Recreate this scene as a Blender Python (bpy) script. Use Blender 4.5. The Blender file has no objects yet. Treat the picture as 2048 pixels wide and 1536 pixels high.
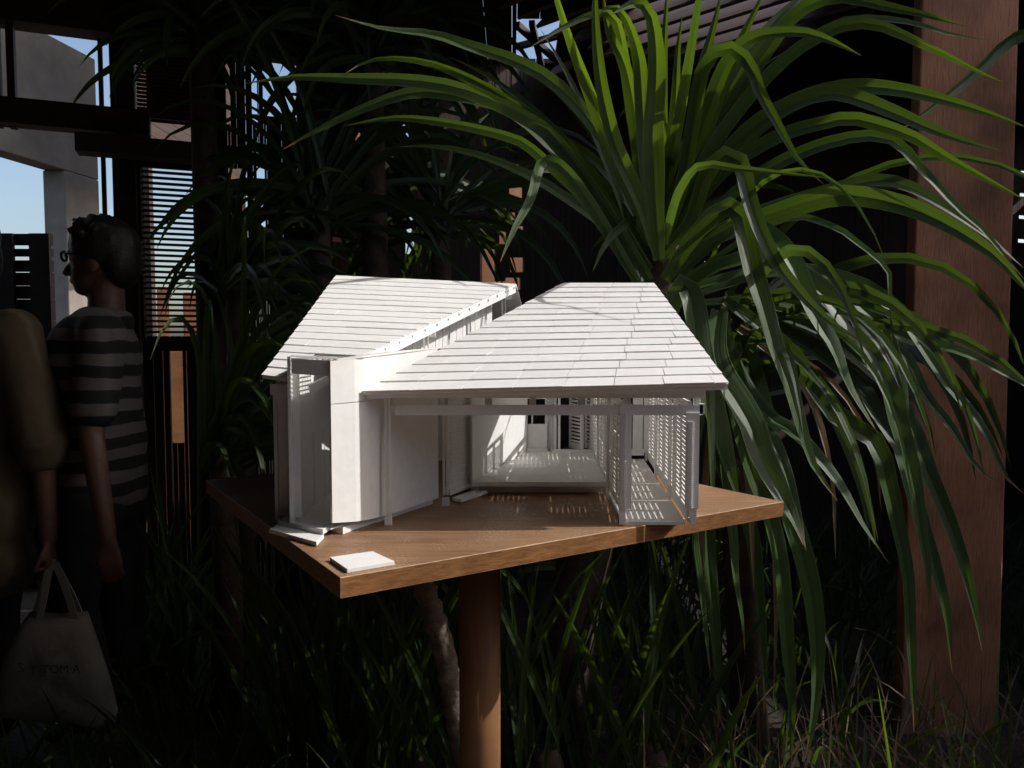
import bpy, math, random
from mathutils import Vector, Matrix

random.seed(7)
sc = bpy.context.scene
COL = sc.collection
R = math.radians

# ------------------------------------------------------------------ camera, sky, sun, exposure
FPX = 1530.0
PITCH = R(3.29)
EYE = Vector((0.0, 0.0, 1.38))
cd = bpy.data.cameras.new('camera')
cam = bpy.data.objects.new('camera', cd)
COL.objects.link(cam)
cam.location = EYE
cam.rotation_euler = (math.pi / 2 - PITCH, 0, 0)
cd.sensor_width = 36.0
cd.lens = 36.0 * FPX / 2048.0
cd.clip_start = 0.05
cd.clip_end = 1500.0
sc.camera = cam

SUN_EL, SUN_AZ = R(39.0), R(1.0)        # sun stands to the right (+X), a few degrees behind
world = bpy.data.worlds.new('World')
sc.world = world
world.use_nodes = True
wn = world.node_tree.nodes
wl = world.node_tree.links
sky_tex = wn.new('ShaderNodeTexSky')
sky_tex.sky_type = 'NISHITA'
sky_tex.sun_disc = False
sky_tex.sun_elevation = SUN_EL
sky_tex.sun_rotation = R(90) - SUN_AZ
sky_tex.air_density = 1.0
sky_tex.dust_density = 3.0
wl.new(sky_tex.outputs[0], wn['Background'].inputs[0])
wn['Background'].inputs[1].default_value = 0.15

sd = bpy.data.lights.new('sun', 'SUN')
sd.energy = 2.9
sd.angle = R(0.5)
sd.color = (1.0, 0.972, 0.935)
sun = bpy.data.objects.new('sun', sd)
COL.objects.link(sun)
SDIR = Vector((math.cos(SUN_EL) * math.cos(SUN_AZ), math.cos(SUN_EL) * math.sin(SUN_AZ), math.sin(SUN_EL)))
sun.rotation_euler = SDIR.to_track_quat('Z', 'Y').to_euler()
sun.location = (6, 1, 6)

sc.cycles.diffuse_bounces = 8
sc.view_settings.view_transform = 'Standard'
sc.view_settings.look = 'None'
sc.view_settings.exposure = 0.32
sc.view_settings.gamma = 1.0
sc.view_settings.use_curve_mapping = False

# ------------------------------------------------------------------ photo geometry -> places
def ray(px, py):
    x = (px - 1024.0) / FPX
    y = (768.0 - py) / FPX
    c, s = math.cos(PITCH), math.sin(PITCH)
    return Vector((x, c + y * s, -s + y * c))

def P(px, py, Y):
    d = ray(px, py)
    return EYE + d * (Y / d.y)

def G(px, py, z):
    d = ray(px, py)
    return EYE + d * ((z - EYE.z) / d.z)

def lerp(a, b, t):
    return a + (b - a) * t

N_ = P(680, 1155, 1.0)          # corners of the table top
ZT = N_.z
R_, L_ = G(1567, 1003, ZT), G(411, 960, ZT)

# ------------------------------------------------------------------ materials
def mat_new(name):
    m = bpy.data.materials.new(name)
    m.use_nodes = True
    nt = m.node_tree
    return m, nt, nt.nodes, nt.links, nt.nodes['Principled BSDF']

def ramp(n, stops):
    r = n.new('ShaderNodeValToRGB')
    els = r.color_ramp.elements
    els[0].position, els[0].color = stops[0][0], (*stops[0][1], 1)
    els[1].position, els[1].color = stops[-1][0], (*stops[-1][1], 1)
    for p, c in stops[1:-1]:
        e = els.new(p)
        e.color = (*c, 1)
    return r

def wood(name, dark, light, scale=(3, 40, 40), rough=0.55, bump=0.25, coord='Object', speck=0.0, coat=0.0, mott=0.25, mscale=6.0):
    m, nt, n, l, b = mat_new(name)
    tc = n.new('ShaderNodeTexCoord')
    oi = n.new('ShaderNodeObjectInfo')
    mp = n.new('ShaderNodeMapping')
    mp.inputs['Scale'].default_value = scale
    l.new(tc.outputs[coord], mp.inputs[0])
    add = n.new('ShaderNodeVectorMath'); add.operation = 'ADD'
    mul = n.new('ShaderNodeMath'); mul.operation = 'MULTIPLY'; mul.inputs[1].default_value = 37.0
    l.new(oi.outputs['Random'], mul.inputs[0])
    l.new(mp.outputs[0], add.inputs[0]); l.new(mul.outputs[0], add.inputs[1])
    nz = n.new('ShaderNodeTexNoise'); nz.inputs['Scale'].default_value = 1.0
    nz.inputs['Detail'].default_value = 7; nz.inputs['Roughness'].default_value = 0.65
    nz.inputs['Distortion'].default_value = 0.6
    l.new(add.outputs[0], nz.inputs['Vector'])
    rp = ramp(n, [(0.3, dark), (0.5, tuple(0.5 * (a + c) for a, c in zip(dark, light))), (0.72, light)])
    l.new(nz.outputs[0], rp.inputs[0])
    big = n.new('ShaderNodeTexNoise'); big.inputs['Scale'].default_value = mscale
    big.inputs['Detail'].default_value = 4
    l.new(tc.outputs[coord], big.inputs['Vector'])
    hsv = n.new('ShaderNodeHueSaturation')
    mr = n.new('ShaderNodeMapRange'); mr.inputs['To Min'].default_value = 1 - mott; mr.inputs['To Max'].default_value = 1 + mott
    mr.inputs['From Min'].default_value = 0.3; mr.inputs['From Max'].default_value = 0.7
    l.new(big.outputs[0], mr.inputs[0]); l.new(mr.outputs[0], hsv.inputs['Value'])
    l.new(rp.outputs[0], hsv.inputs['Color'])
    last = hsv.outputs[0]
    if speck:
        sp = n.new('ShaderNodeTexNoise'); sp.inputs['Scale'].default_value = 260; sp.inputs['Detail'].default_value = 3
        l.new(tc.outputs[coord], sp.inputs['Vector'])
        sr = ramp(n, [(0.52, (0, 0, 0)), (0.66, (1, 1, 1))])
        l.new(sp.outputs[0], sr.inputs[0])
        du = n.new('ShaderNodeTexNoise'); du.inputs['Scale'].default_value = 9; du.inputs['Detail'].default_value = 5
        l.new(tc.outputs[coord], du.inputs['Vector'])
        dr = ramp(n, [(0.42, (0, 0, 0)), (0.68, (1, 1, 1))])
        l.new(du.outputs[0], dr.inputs[0])
        mm = n.new('ShaderNodeMath'); mm.operation = 'MULTIPLY'
        l.new(sr.outputs[0], mm.inputs[0]); l.new(dr.outputs[0], mm.inputs[1])
        m2 = n.new('ShaderNodeMath'); m2.operation = 'MULTIPLY'; m2.inputs[1].default_value = speck
        l.new(mm.outputs[0], m2.inputs[0])
        mix = n.new('ShaderNodeMixRGB'); mix.inputs[2].default_value = (0.55, 0.44, 0.34, 1)
        l.new(m2.outputs[0], mix.inputs[0]); l.new(last, mix.inputs[1])
        last = mix.outputs[0]
    l.new(last, b.inputs['Base Color'])
    b.inputs['Roughness'].default_value = rough
    if coat:
        b.inputs['Coat Weight'].default_value = coat
        b.inputs['Coat Roughness'].default_value = 0.3
    bp = n.new('ShaderNodeBump'); bp.inputs['Strength'].default_value = bump; bp.inputs['Distance'].default_value = 0.004
    l.new(nz.outputs[0], bp.inputs['Height']); l.new(bp.outputs[0], b.inputs['Normal'])
    return m

def noisy(name, c1, c2, scale=30, rough=0.8, bump=0.2, detail=6, dist=0.003, coord='Object', spec=0.5, vary=0.05):
    m, nt, n, l, b = mat_new(name)
    tc = n.new('ShaderNodeTexCoord')
    nz = n.new('ShaderNodeTexNoise'); nz.inputs['Scale'].default_value = scale; nz.inputs['Detail'].default_value = detail
    nz.inputs['Roughness'].default_value = 0.65
    l.new(tc.outputs[coord], nz.inputs['Vector'])
    rp = ramp(n, [(0.3, c1), (0.7, c2)])
    l.new(nz.outputs[0], rp.inputs[0])
    oi = n.new('ShaderNodeObjectInfo'); hs = n.new('ShaderNodeHueSaturation')
    big_ = n.new('ShaderNodeTexNoise'); big_.inputs['Scale'].default_value = scale * 0.16; big_.inputs['Detail'].default_value = 5
    l.new(tc.outputs[coord], big_.inputs['Vector'])
    ad = n.new('ShaderNodeMath'); ad.operation = 'ADD'; l.new(oi.outputs['Random'], ad.inputs[0]); l.new(big_.outputs[0], ad.inputs[1])
    mr = n.new('ShaderNodeMapRange'); mr.inputs['From Min'].default_value = 0.2; mr.inputs['From Max'].default_value = 1.7
    mr.inputs['To Min'].default_value = 1 - vary; mr.inputs['To Max'].default_value = 1 + vary
    l.new(ad.outputs[0], mr.inputs[0]); l.new(mr.outputs[0], hs.inputs['Value'])
    l.new(rp.outputs[0], hs.inputs['Color']); l.new(hs.outputs[0], b.inputs['Base Color'])
    b.inputs['Roughness'].default_value = rough
    b.inputs['Specular IOR Level'].default_value = spec
    bp = n.new('ShaderNodeBump'); bp.inputs['Strength'].default_value = bump; bp.inputs['Distance'].default_value = dist
    l.new(nz.outputs[0], bp.inputs['Height']); l.new(bp.outputs[0], b.inputs['Normal'])
    return m

def leaf_mat(name, c_dark, c_light, trans, tfac=0.4, rough=0.38, bands=16.0, tip=None):
    m, nt, n, l, b = mat_new(name)
    uv = n.new('ShaderNodeUVMap'); uv.uv_map = 'UVMap'
    oi = n.new('ShaderNodeObjectInfo')
    sep = n.new('ShaderNodeSeparateXYZ'); l.new(uv.outputs[0], sep.inputs[0])
    cmb = n.new('ShaderNodeCombineXYZ')
    a = n.new('ShaderNodeMath'); a.operation = 'MULTIPLY'; a.inputs[1].default_value = bands
    l.new(sep.outputs[0], a.inputs[0])
    a2 = n.new('ShaderNodeMath'); a2.operation = 'MULTIPLY'; a2.inputs[1].default_value = 1.6
    l.new(sep.outputs[1], a2.inputs[0])
    a3 = n.new('ShaderNodeMath'); a3.operation = 'MULTIPLY'; a3.inputs[1].default_value = 50
    l.new(oi.outputs['Random'], a3.inputs[0])
    l.new(a.outputs[0], cmb.inputs[0]); l.new(a2.outputs[0], cmb.inputs[1]); l.new(a3.outputs[0], cmb.inputs[2])
    nz = n.new('ShaderNodeTexNoise'); nz.inputs['Scale'].default_value = 1.0; nz.inputs['Detail'].default_value = 4
    l.new(cmb.outputs[0], nz.inputs['Vector'])
    rp = ramp(n, [(0.3, c_dark), (0.7, c_light)])
    l.new(nz.outputs[0], rp.inputs[0])
    hs = n.new('ShaderNodeHueSaturation')
    mr = n.new('ShaderNodeMapRange'); mr.inputs['To Min'].default_value = 0.75; mr.inputs['To Max'].default_value = 1.25
    l.new(oi.outputs['Random'], mr.inputs[0]); l.new(mr.outputs[0], hs.inputs['Value'])
    l.new(rp.outputs[0], hs.inputs['Color'])
    col = hs.outputs[0]
    ed = n.new('ShaderNodeMath'); ed.operation = 'SUBTRACT'; ed.inputs[1].default_value = 0.5
    l.new(sep.outputs[0], ed.inputs[0])
    ea_ = n.new('ShaderNodeMath'); ea_.operation = 'ABSOLUTE'; l.new(ed.outputs[0], ea_.inputs[0])
    er = ramp(n, [(0.455, (0, 0, 0)), (0.495, (1, 1, 1))])
    l.new(ea_.outputs[0], er.inputs[0])
    em = n.new('ShaderNodeMixRGB'); em.inputs[2].default_value = (*[min(1, 1.9 * q + 0.01) for q in c_light], 1)
    l.new(er.outputs[0], em.inputs[0]); l.new(col, em.inputs[1]); col = em.outputs[0]
    if tip:
        tr = ramp(n, [(0.93, (0, 0, 0)), (0.985, (1, 1, 1))])
        l.new(sep.outputs[1], tr.inputs[0])
        mx = n.new('ShaderNodeMixRGB'); mx.inputs[2].default_value = (*tip, 1)
        l.new(tr.outputs[0], mx.inputs[0]); l.new(col, mx.inputs[1]); col = mx.outputs[0]
    l.new(col, b.inputs['Base Color'])
    b.inputs['Roughness'].default_value = rough
    b.inputs['Specular IOR Level'].default_value = 0.45
    bp = n.new('ShaderNodeBump'); bp.inputs['Strength'].default_value = 0.7; bp.inputs['Distance'].default_value = 0.002
    l.new(nz.outputs[0], bp.inputs['Height']); l.new(bp.outputs[0], b.inputs['Normal'])
    t = n.new('ShaderNodeBsdfTranslucent')
    tm = n.new('ShaderNodeMixRGB'); tm.blend_type = 'MULTIPLY'; tm.inputs[0].default_value = 0.6
    tm.inputs[1].default_value = (*trans, 1)
    l.new(nz.outputs[0], tm.inputs[2]); l.new(tm.outputs[0], t.inputs[0])
    ms = n.new('ShaderNodeMixShader'); ms.inputs[0].default_value = tfac
    l.new(b.outputs[0], ms.inputs[1]); l.new(t.outputs[0], ms.inputs[2])
    l.new(ms.outputs[0], n['Material Output'].inputs[0])
    return m

M = {}
M['card'] = noisy('white_card', (0.78, 0.778, 0.77), (0.85, 0.848, 0.84), scale=55, rough=0.75, bump=0.12, dist=0.0006, spec=0.3)
M['card_layered'] = noisy('printed_card', (0.77, 0.755, 0.73), (0.85, 0.835, 0.81), scale=90, rough=0.7, bump=0.25, dist=0.0006, spec=0.3)
M['tabletop'] = wood('stained_board', (0.19, 0.095, 0.045), (0.33, 0.19, 0.10), scale=(7, 95, 60), rough=0.5, bump=0.25, speck=0.9)
M['board_edge'] = wood('stained_edge', (0.13, 0.055, 0.018), (0.30, 0.14, 0.05), scale=(6, 60, 160), rough=0.45, bump=0.3)
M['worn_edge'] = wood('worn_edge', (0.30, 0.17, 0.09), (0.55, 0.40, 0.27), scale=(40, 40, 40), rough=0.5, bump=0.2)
M['post_wood'] = wood('stained_post', (0.15, 0.070, 0.026), (0.25, 0.12, 0.05), scale=(30, 30, 3), rough=0.6, bump=0.15)
M['rust_timber'] = wood('reddish_timber', (0.34, 0.125, 0.058), (0.52, 0.235, 0.12), scale=(150, 150, 14), rough=0.85, bump=1.0, mott=0.5, mscale=3.5)
M['bounce_deck'] = wood('bounce_deck_boards', (0.19, 0.13, 0.09), (0.32, 0.235, 0.17), scale=(14, 2, 14), rough=0.7, bump=0.2)
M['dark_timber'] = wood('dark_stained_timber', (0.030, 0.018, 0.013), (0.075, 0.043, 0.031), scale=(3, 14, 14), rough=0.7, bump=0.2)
M['red_slat'] = wood('rusty_slat_wood', (0.10, 0.04, 0.022), (0.18, 0.075, 0.04), scale=(3, 14, 14), rough=0.7, bump=0.2)
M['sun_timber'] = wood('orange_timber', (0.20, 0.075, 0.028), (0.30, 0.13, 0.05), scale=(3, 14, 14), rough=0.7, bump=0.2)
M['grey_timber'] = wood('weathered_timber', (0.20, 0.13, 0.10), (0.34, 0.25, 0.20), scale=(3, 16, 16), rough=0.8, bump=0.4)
M['concrete'] = noisy('concrete', (0.20, 0.172, 0.148), (0.32, 0.28, 0.245), scale=2.6, rough=0.9, bump=0.2, dist=0.01)
M['soil'] = noisy('soil', (0.018, 0.013, 0.009), (0.055, 0.04, 0.028), scale=7, rough=0.95, bump=0.6, dist=0.03)
M['hill'] = noisy('far_hill', (0.10, 0.12, 0.09), (0.16, 0.17, 0.13), scale=0.05, rough=1, bump=0)
M['leaf'] = leaf_mat('strap_leaf', (0.040, 0.080, 0.020), (0.080, 0.140, 0.042), (0.16, 0.275, 0.016), rough=0.44, bands=26, tfac=0.34, tip=(0.25, 0.14, 0.05))
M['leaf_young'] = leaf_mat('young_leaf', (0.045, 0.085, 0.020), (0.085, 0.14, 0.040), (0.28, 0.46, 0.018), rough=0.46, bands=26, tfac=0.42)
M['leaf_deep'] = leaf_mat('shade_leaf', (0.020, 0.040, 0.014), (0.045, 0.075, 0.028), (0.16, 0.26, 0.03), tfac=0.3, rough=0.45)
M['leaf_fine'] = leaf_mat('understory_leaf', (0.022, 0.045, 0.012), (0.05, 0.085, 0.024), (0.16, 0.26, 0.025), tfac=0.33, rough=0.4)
M['grass_dry'] = leaf_mat('dry_grass', (0.26, 0.18, 0.11), (0.42, 0.32, 0.22), (0.40, 0.28, 0.16), tfac=0.3, rough=0.6)
M['grass_green'] = leaf_mat('green_grass', (0.05, 0.11, 0.015), (0.11, 0.19, 0.03), (0.40, 0.58, 0.03), tfac=0.45, rough=0.45)
M['bark'] = noisy('pale_bark', (0.05, 0.037, 0.028), (0.24, 0.185, 0.14), scale=22, rough=0.9, bump=0.8, dist=0.012)
M['bark_dark'] = noisy('dark_bark', (0.035, 0.024, 0.017), (0.09, 0.062, 0.045), scale=18, rough=0.9, bump=0.8, dist=0.012)
M['skin'] = noisy('skin', (0.10, 0.05, 0.036), (0.15, 0.078, 0.055), scale=40, rough=0.55, bump=0.05, dist=0.001)
M['hair'] = noisy('black_hair', (0.006, 0.005, 0.005), (0.02, 0.016, 0.014), scale=140, rough=0.5, bump=0.7, dist=0.004)
M['tan_cloth'] = noisy('tan_cloth', (0.075, 0.055, 0.033), (0.105, 0.08, 0.05), scale=7, rough=0.9, bump=0.6, dist=0.03, detail=2)
M['dark_cloth'] = noisy('dark_cloth', (0.008, 0.008, 0.011), (0.02, 0.02, 0.026), scale=30, rough=0.9, bump=0.2)
M['canvas'] = noisy('canvas', (0.25, 0.243, 0.23), (0.34, 0.33, 0.315), scale=12, rough=0.9, bump=0.5, dist=0.01)
M['ink'] = noisy('black_ink', (0.10, 0.095, 0.09), (0.16, 0.15, 0.14), scale=50, rough=0.8, bump=0)
M['frame_black'] = noisy('black_plastic', (0.01, 0.01, 0.01), (0.015, 0.015, 0.015), scale=50, rough=0.3, bump=0)

def striped():
    m, nt, n, l, b = mat_new('striped_knit')
    g = n.new('ShaderNodeNewGeometry')
    sep = n.new('ShaderNodeSeparateXYZ'); l.new(g.outputs['Position'], sep.inputs[0])
    nz = n.new('ShaderNodeTexNoise'); nz.inputs['Scale'].default_value = 7.0
    l.new(g.outputs['Position'], nz.inputs['Vector'])
    a = n.new('ShaderNodeMath'); a.operation = 'MULTIPLY_ADD'; a.inputs[1].default_value = 0.03
    l.new(nz.outputs[0], a.inputs[0]); l.new(sep.outputs[2], a.inputs[2])
    s = n.new('ShaderNodeMath'); s.operation = 'MULTIPLY'; s.inputs[1].default_value = 1 / 0.0795
    l.new(a.outputs[0], s.inputs[0])
    f = n.new('ShaderNodeMath'); f.operation = 'FRACT'; l.new(s.outputs[0], f.inputs[0])
    gt = n.new('ShaderNodeMath'); gt.operation = 'GREATER_THAN'; gt.inputs[1].default_value = 0.52
    l.new(f.outputs[0], gt.inputs[0])
    mx = n.new('ShaderNodeMixRGB'); mx.inputs[1].default_value = (0.012, 0.012, 0.015, 1); mx.inputs[2].default_value = (0.12, 0.114, 0.112, 1)  # white stripes darkened: heavy shade is put into their colour
    l.new(gt.outputs[0], mx.inputs[0]); l.new(mx.outputs[0], b.inputs['Base Color'])
    b.inputs['Roughness'].default_value = 0.9
    return m
M['stripes'] = striped()

# ------------------------------------------------------------------ mesh helpers
class MB:
    def __init__(s):
        s.v, s.f, s.uv = [], [], []
    def quad(s, a, b, c, d, uv=None):
        i = len(s.v)
        s.v += [Vector(a), Vector(b), Vector(c), Vector(d)]
        s.f.append((i, i + 1, i + 2, i + 3))
    def hexa(s, lo, hi):
        """lo, hi: four corners each, same winding (counter-clockwise seen from the hi side)."""
        i = len(s.v); k = len(lo)
        s.v += [Vector(p) for p in lo] + [Vector(p) for p in hi]
        s.f.append(tuple(i + j for j in reversed(range(k))))
        s.f.append(tuple(i + k + j for j in range(k)))
        for j in range(k):
            q = (j + 1) % k
            s.f.append((i + j, i + q, i + k + q, i + k + j))
        return s
    def prism(s, poly, vec):
        poly = [Vector(p) for p in poly]
        return s.hexa(poly, [p + Vector(vec) for p in poly])
    def box(s, c, size, rz=0.0):
        c = Vector(c); x, y, z = (q / 2 for q in size)
        rot = Matrix.Rotation(rz, 3, 'Z')
        lo = [c + rot @ Vector(p) for p in ((-x, -y, -z), (x, -y, -z), (x, y, -z), (-x, y, -z))]
        hi = [p + Vector((0, 0, 2 * z)) for p in lo]
        return s.hexa(lo, hi)
    def beam(s, p, q, w, h, up=(0, 0, 1)):
        p, q = Vector(p), Vector(q)
        d = (q - p).normalized()
        a = d.cross(Vector(up)).normalized() * (w / 2)
        u = a.cross(d).normalized() * (h / 2)
        lo = [p - a - u, q - a - u, q + a - u, p + a - u]
        lo.reverse()
        hi = [t + 2 * u for t in lo]
        return s.hexa(hi[::-1] if False else lo, hi)
    def wall(s, pts_bottom, pts_top, thick):
        """vertical sheet following a polyline, given its thickness (behind it)."""
        k = len(pts_bottom)
        i = len(s.v)
        nor = []
        for j in range(k):
            a = pts_bottom[max(j - 1, 0)]; b = pts_bottom[min(j + 1, k - 1)]
            d = (b - a); nor.append(Vector((-d.y, d.x, 0)).normalized() * thick)
        for j in range(k):
            s.v += [pts_bottom[j], pts_top[j], pts_bottom[j] + nor[j], pts_top[j] + nor[j]]
        for j in range(k - 1):
            a, b = i + 4 * j, i + 4 * j + 4
            s.f += [(a, b, b + 1, a + 1), (b + 2, a + 2, a + 3, b + 3), (a + 1, b + 1, b + 3, a + 3), (a, a + 2, b + 2, b)]
        a = i; s.f.append((a, a + 1, a + 3, a + 2))
        a = i + 4 * (k - 1); s.f.append((a, a + 2, a + 3, a + 1))
        return s
    def tube(s, pts, rad, n=8, cap=True):
        pts = [Vector(p) for p in pts]
        i0 = len(s.v)
        for j, p in enumerate(pts):
            d = (pts[min(j + 1, len(pts) - 1)] - pts[max(j - 1, 0)]).normalized()
            a = d.cross(Vector((0, 1, 0.13))).normalized(); b = d.cross(a).normalized()
            r = rad[j] if hasattr(rad, '__len__') else rad
            for k in range(n):
                t = 2 * math.pi * k / n
                s.v.append(p + (a * math.cos(t) + b * math.sin(t)) * r)
        for j in range(len(pts) - 1):
            for k in range(n):
                q = (k + 1) % n
                s.f.append((i0 + j * n + k, i0 + j * n + q, i0 + (j + 1) * n + q, i0 + (j + 1) * n + k))
        if cap:
            s.f.append(tuple(i0 + k for k in reversed(range(n))))
            e = i0 + (len(pts) - 1) * n
            s.f.append(tuple(e + k for k in range(n)))
        return s

def mesh_from(name, v, f, mat, smooth=False, uvs=None):
    me = bpy.data.meshes.new(name)
    me.from_pydata([tuple(p) for p in v], [], f)
    if uvs is not None:
        lay = me.uv_layers.new(name='UVMap')
        buf = []
        for poly in f:
            for vi in poly:
                buf += uvs[vi]
        lay.data.foreach_set('uv', buf)
    me.materials.append(mat)
    if smooth:
        me.polygons.foreach_set('use_smooth', [True] * len(me.polygons))
    me.update()
    return me

ROOT = {}
def origin_of(o):
    while o is not None:
        if o.name in ROOT:
            return ROOT[o.name]
        o = o.parent
    return Vector((0, 0, 0))

def tag(o, label=None, cat=None, group=None, kind=None):
    if label: o['label'] = label
    if cat: o['category'] = cat
    if group: o['group'] = group
    if kind: o['kind'] = kind
    return o

def thing(name, label, cat, loc, group=None):
    o = bpy.data.objects.new(name, None)
    o.empty_display_size = 0.1
    COL.objects.link(o)
    o.location = loc
    ROOT[o.name] = Vector(loc)
    return tag(o, label, cat, group)

def part(name, mb, mat, parent=None, smooth=False, bevel=0.0, label=None, kind=None, uvs=None):
    off = origin_of(parent)
    me = mesh_from(name, [p - off for p in mb.v], mb.f, mat, smooth, uvs)
    o = bpy.data.objects.new(name, me)
    COL.objects.link(o)
    if parent is not None:
        o.parent = parent
    if bevel:
        md = o.modifiers.new('bevel', 'BEVEL'); md.width = bevel; md.segments = 2; md.limit_method = 'ANGLE'
        md.angle_limit = R(50)
    if label: o['label'] = label
    if kind: o['kind'] = kind
    return o

def solo(name, mb, mat, label, cat, loc=None, **kw):
    """a thing made of one mesh, its origin at its base"""
    grp = kw.pop('group', None)
    if loc is None:
        loc = Vector((sum(p.x for p in mb.v) / len(mb.v), sum(p.y for p in mb.v) / len(mb.v), min(p.z for p in mb.v)))
    for p in range(len(mb.v)):
        mb.v[p] = mb.v[p] - loc
    o = part(name, mb, mat, None, **kw)
    o.location = loc
    return tag(o, label, cat, grp)

def struct(name, mb, mat, smooth=False):
    return tag(part(name, mb, mat, None, smooth), kind='structure')

_unit = {}
def unit_mesh(key, mat):
    k = (key, mat.name)
    if k not in _unit:
        mb = MB(); mb.box((0, 0, 0), (1, 1, 1))
        _unit[k] = mesh_from(key, mb.v, mb.f, mat)
    return _unit[k]

def stick(name, p, q, w, h, mat, parent, up=(0, 0, 1)):
    """a straight piece from p to q: w across, h along 'up'; shares one mesh"""
    p, q, up = Vector(p), Vector(q), Vector(up)
    d = q - p; L = d.length; x = d.normalized()
    y = up.cross(x).normalized(); z = x.cross(y)
    m = Matrix((x * L, y * w, z * h)).transposed().to_4x4()
    m.translation = (p + q) / 2 - origin_of(parent)
    o = bpy.data.objects.new(name, unit_mesh(name, mat))
    COL.objects.link(o)
    if parent is not None:
        o.parent = parent
    o.matrix_local = m
    return o

def spline(pts, n):
    pts = [Vector(p) for p in pts]
    ext = [pts[0] * 2 - pts[1]] + pts + [pts[-1] * 2 - pts[-2]]
    segs = len(pts) - 1
    lens = [(pts[i + 1] - pts[i]).length for i in range(segs)]
    tot = sum(lens); out = []
    for k in range(n):
        s = tot * k / (n - 1); i = 0
        while i < segs - 1 and s > lens[i]:
            s -= lens[i]; i += 1
        t = min(s / lens[i], 1.0)
        a, b, c, d = ext[i:i + 4]
        out.append(0.5 * ((2 * b) + (c - a) * t + (2 * a - 5 * b + 4 * c - d) * t * t + (3 * b - a - 3 * c + d) * t ** 3))
    return out

def ribbon(mb, pts, width, tilt0, tilt1, fold=0.16, uvs=None, profile=None, facing=None, wave=0.0):
    """a strap leaf: spine points, full width, tilt of its face about the spine, grooved along the middle"""
    n = len(pts); i0 = len(mb.v)
    ph = random.uniform(0, 6.28); prev = None
    for j, p in enumerate(pts):
        t = j / (n - 1)
        T = (pts[min(j + 1, n - 1)] - pts[max(j - 1, 0)]).normalized()
        V = (EYE - p).normalized() if facing is None else facing
        S = T.cross(V)
        if S.length < 0.15 and prev is not None:
            S = prev
        S = (S - T * S.dot(T)).normalized()
        if prev is not None and S.dot(prev) < 0:
            S = -S
        prev = S
        Nn = S.cross(T).normalized()
        a = lerp(tilt0, tilt1, t) + wave * math.sin(ph + 9 * t)
        D = S * math.cos(a) + Nn * math.sin(a)
        U = D.cross(T).normalized()
        w = width * (profile(t) if profile else min(1.0, 0.55 + 1.5 * t) * max(0.012, (1 - t ** 3.2)) ** 0.9) * 0.5
        for u, dz in ((-1, 0.0), (-0.52, -0.38), (0, -1.0), (0.52, -0.38), (1, 0.0)):
            mb.v.append(p + D * (u * w) + U * (dz * fold * w * 2))
            if uvs is not None: uvs.append((0.5 + u / 2, t))
    for j in range(n - 1):
        for k in range(4):
            a = i0 + 5 * j + k
            mb.f.append((a, a + 1, a + 6, a + 5))
    return mb

def hits_model(pts):
    a, b = R_ - N_, L_ - N_
    for p in spline(pts, 12):
        d = p - N_
        if ZT - 0.05 < p.z < ZT + 0.42 and -0.04 < d.dot(a) / a.length_squared < 1.06 and -0.04 < d.dot(b) / b.length_squared < 1.06:
            return True
    return False

def leaf(parent, pts, width, mat, tilt=(0, 0), n=18, fold=0.14, facing=None, profile=None, wave=0.0, name='leaf'):
    if hits_model(pts):
        return None
    mb = MB(); uvs = []
    ribbon(mb, spline(pts, n), width, tilt[0], tilt[1], fold, uvs, profile, facing, wave)
    o = part(name, mb, mat, parent, smooth=True, uvs=uvs)
    me = o.data
    at = me.attributes.new('sharp_edge', 'BOOLEAN', 'EDGE')     # the midrib is a crisp fold
    at.data.foreach_set('value', [e.vertices[0] % 5 == 2 and e.vertices[1] % 5 == 2 for e in me.edges])
    return o

def arching(c, az, el, L, droop, n=8, side=0.0):
    """spine of a leaf that springs from c and bends down under its weight"""
    d = Vector((math.cos(az) * math.cos(el), math.sin(az) * math.cos(el), math.sin(el)))
    p = Vector(c); out = [p.copy()]
    sv = Vector((-math.sin(az), math.cos(az), 0))
    for k in range(n):
        p = p + d * (L / n); out.append(p.copy())
        d = (d + Vector((0, 0, -droop * (0.4 + 1.2 * k / n) / n)) + sv * (side / n)).normalized()
    return out

# ------------------------------------------------------------------ the ground and what lies far off
g = MB()
g.quad((-400, -300, 0), (400, -300, 0), (400, 900, 0), (-400, 900, 0))
struct('ground', g, M['soil'])
dk = MB()  # unseen boards added in front of the table to bounce warm sunlight onto the model
for k in range(34):
    dk.box((-0.55 + 0.15 * k, -1.4, 0.012), (0.143, 5.2, 0.024))
struct('bounce_deck', dk, M['bounce_deck'])
hm = MB()
for k in range(60):
    x0, x1 = -700 + 24 * k, -700 + 24 * (k + 1)
    h0 = 10 + 5 * math.sin(k * 0.7) + 3 * math.sin(k * 1.9); h1 = 10 + 5 * math.sin((k + 1) * 0.7) + 3 * math.sin((k + 1) * 1.9)
    hm.hexa([(x0, 700, -1), (x1, 700, -1), (x1, 800, -1), (x0, 800, -1)], [(x0, 740, h0), (x1, 740, h1), (x1, 770, h1), (x0, 770, h0)])
struct('hills', hm, M['hill'])

# ------------------------------------------------------------------ the pavilion behind
WALL_DIR = Vector((2.64, 1.0, 0)).normalized()
def WY(px):
    return 11.87 / (2.64 - (px - 1024.0) / FPX)
def W(px, py, off=0.0):
    """a point of the photo on the pavilion's back wall; off > 0 in front of it"""
    return P(px, py, WY(px) - off)
CEIL = 3.0

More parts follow.
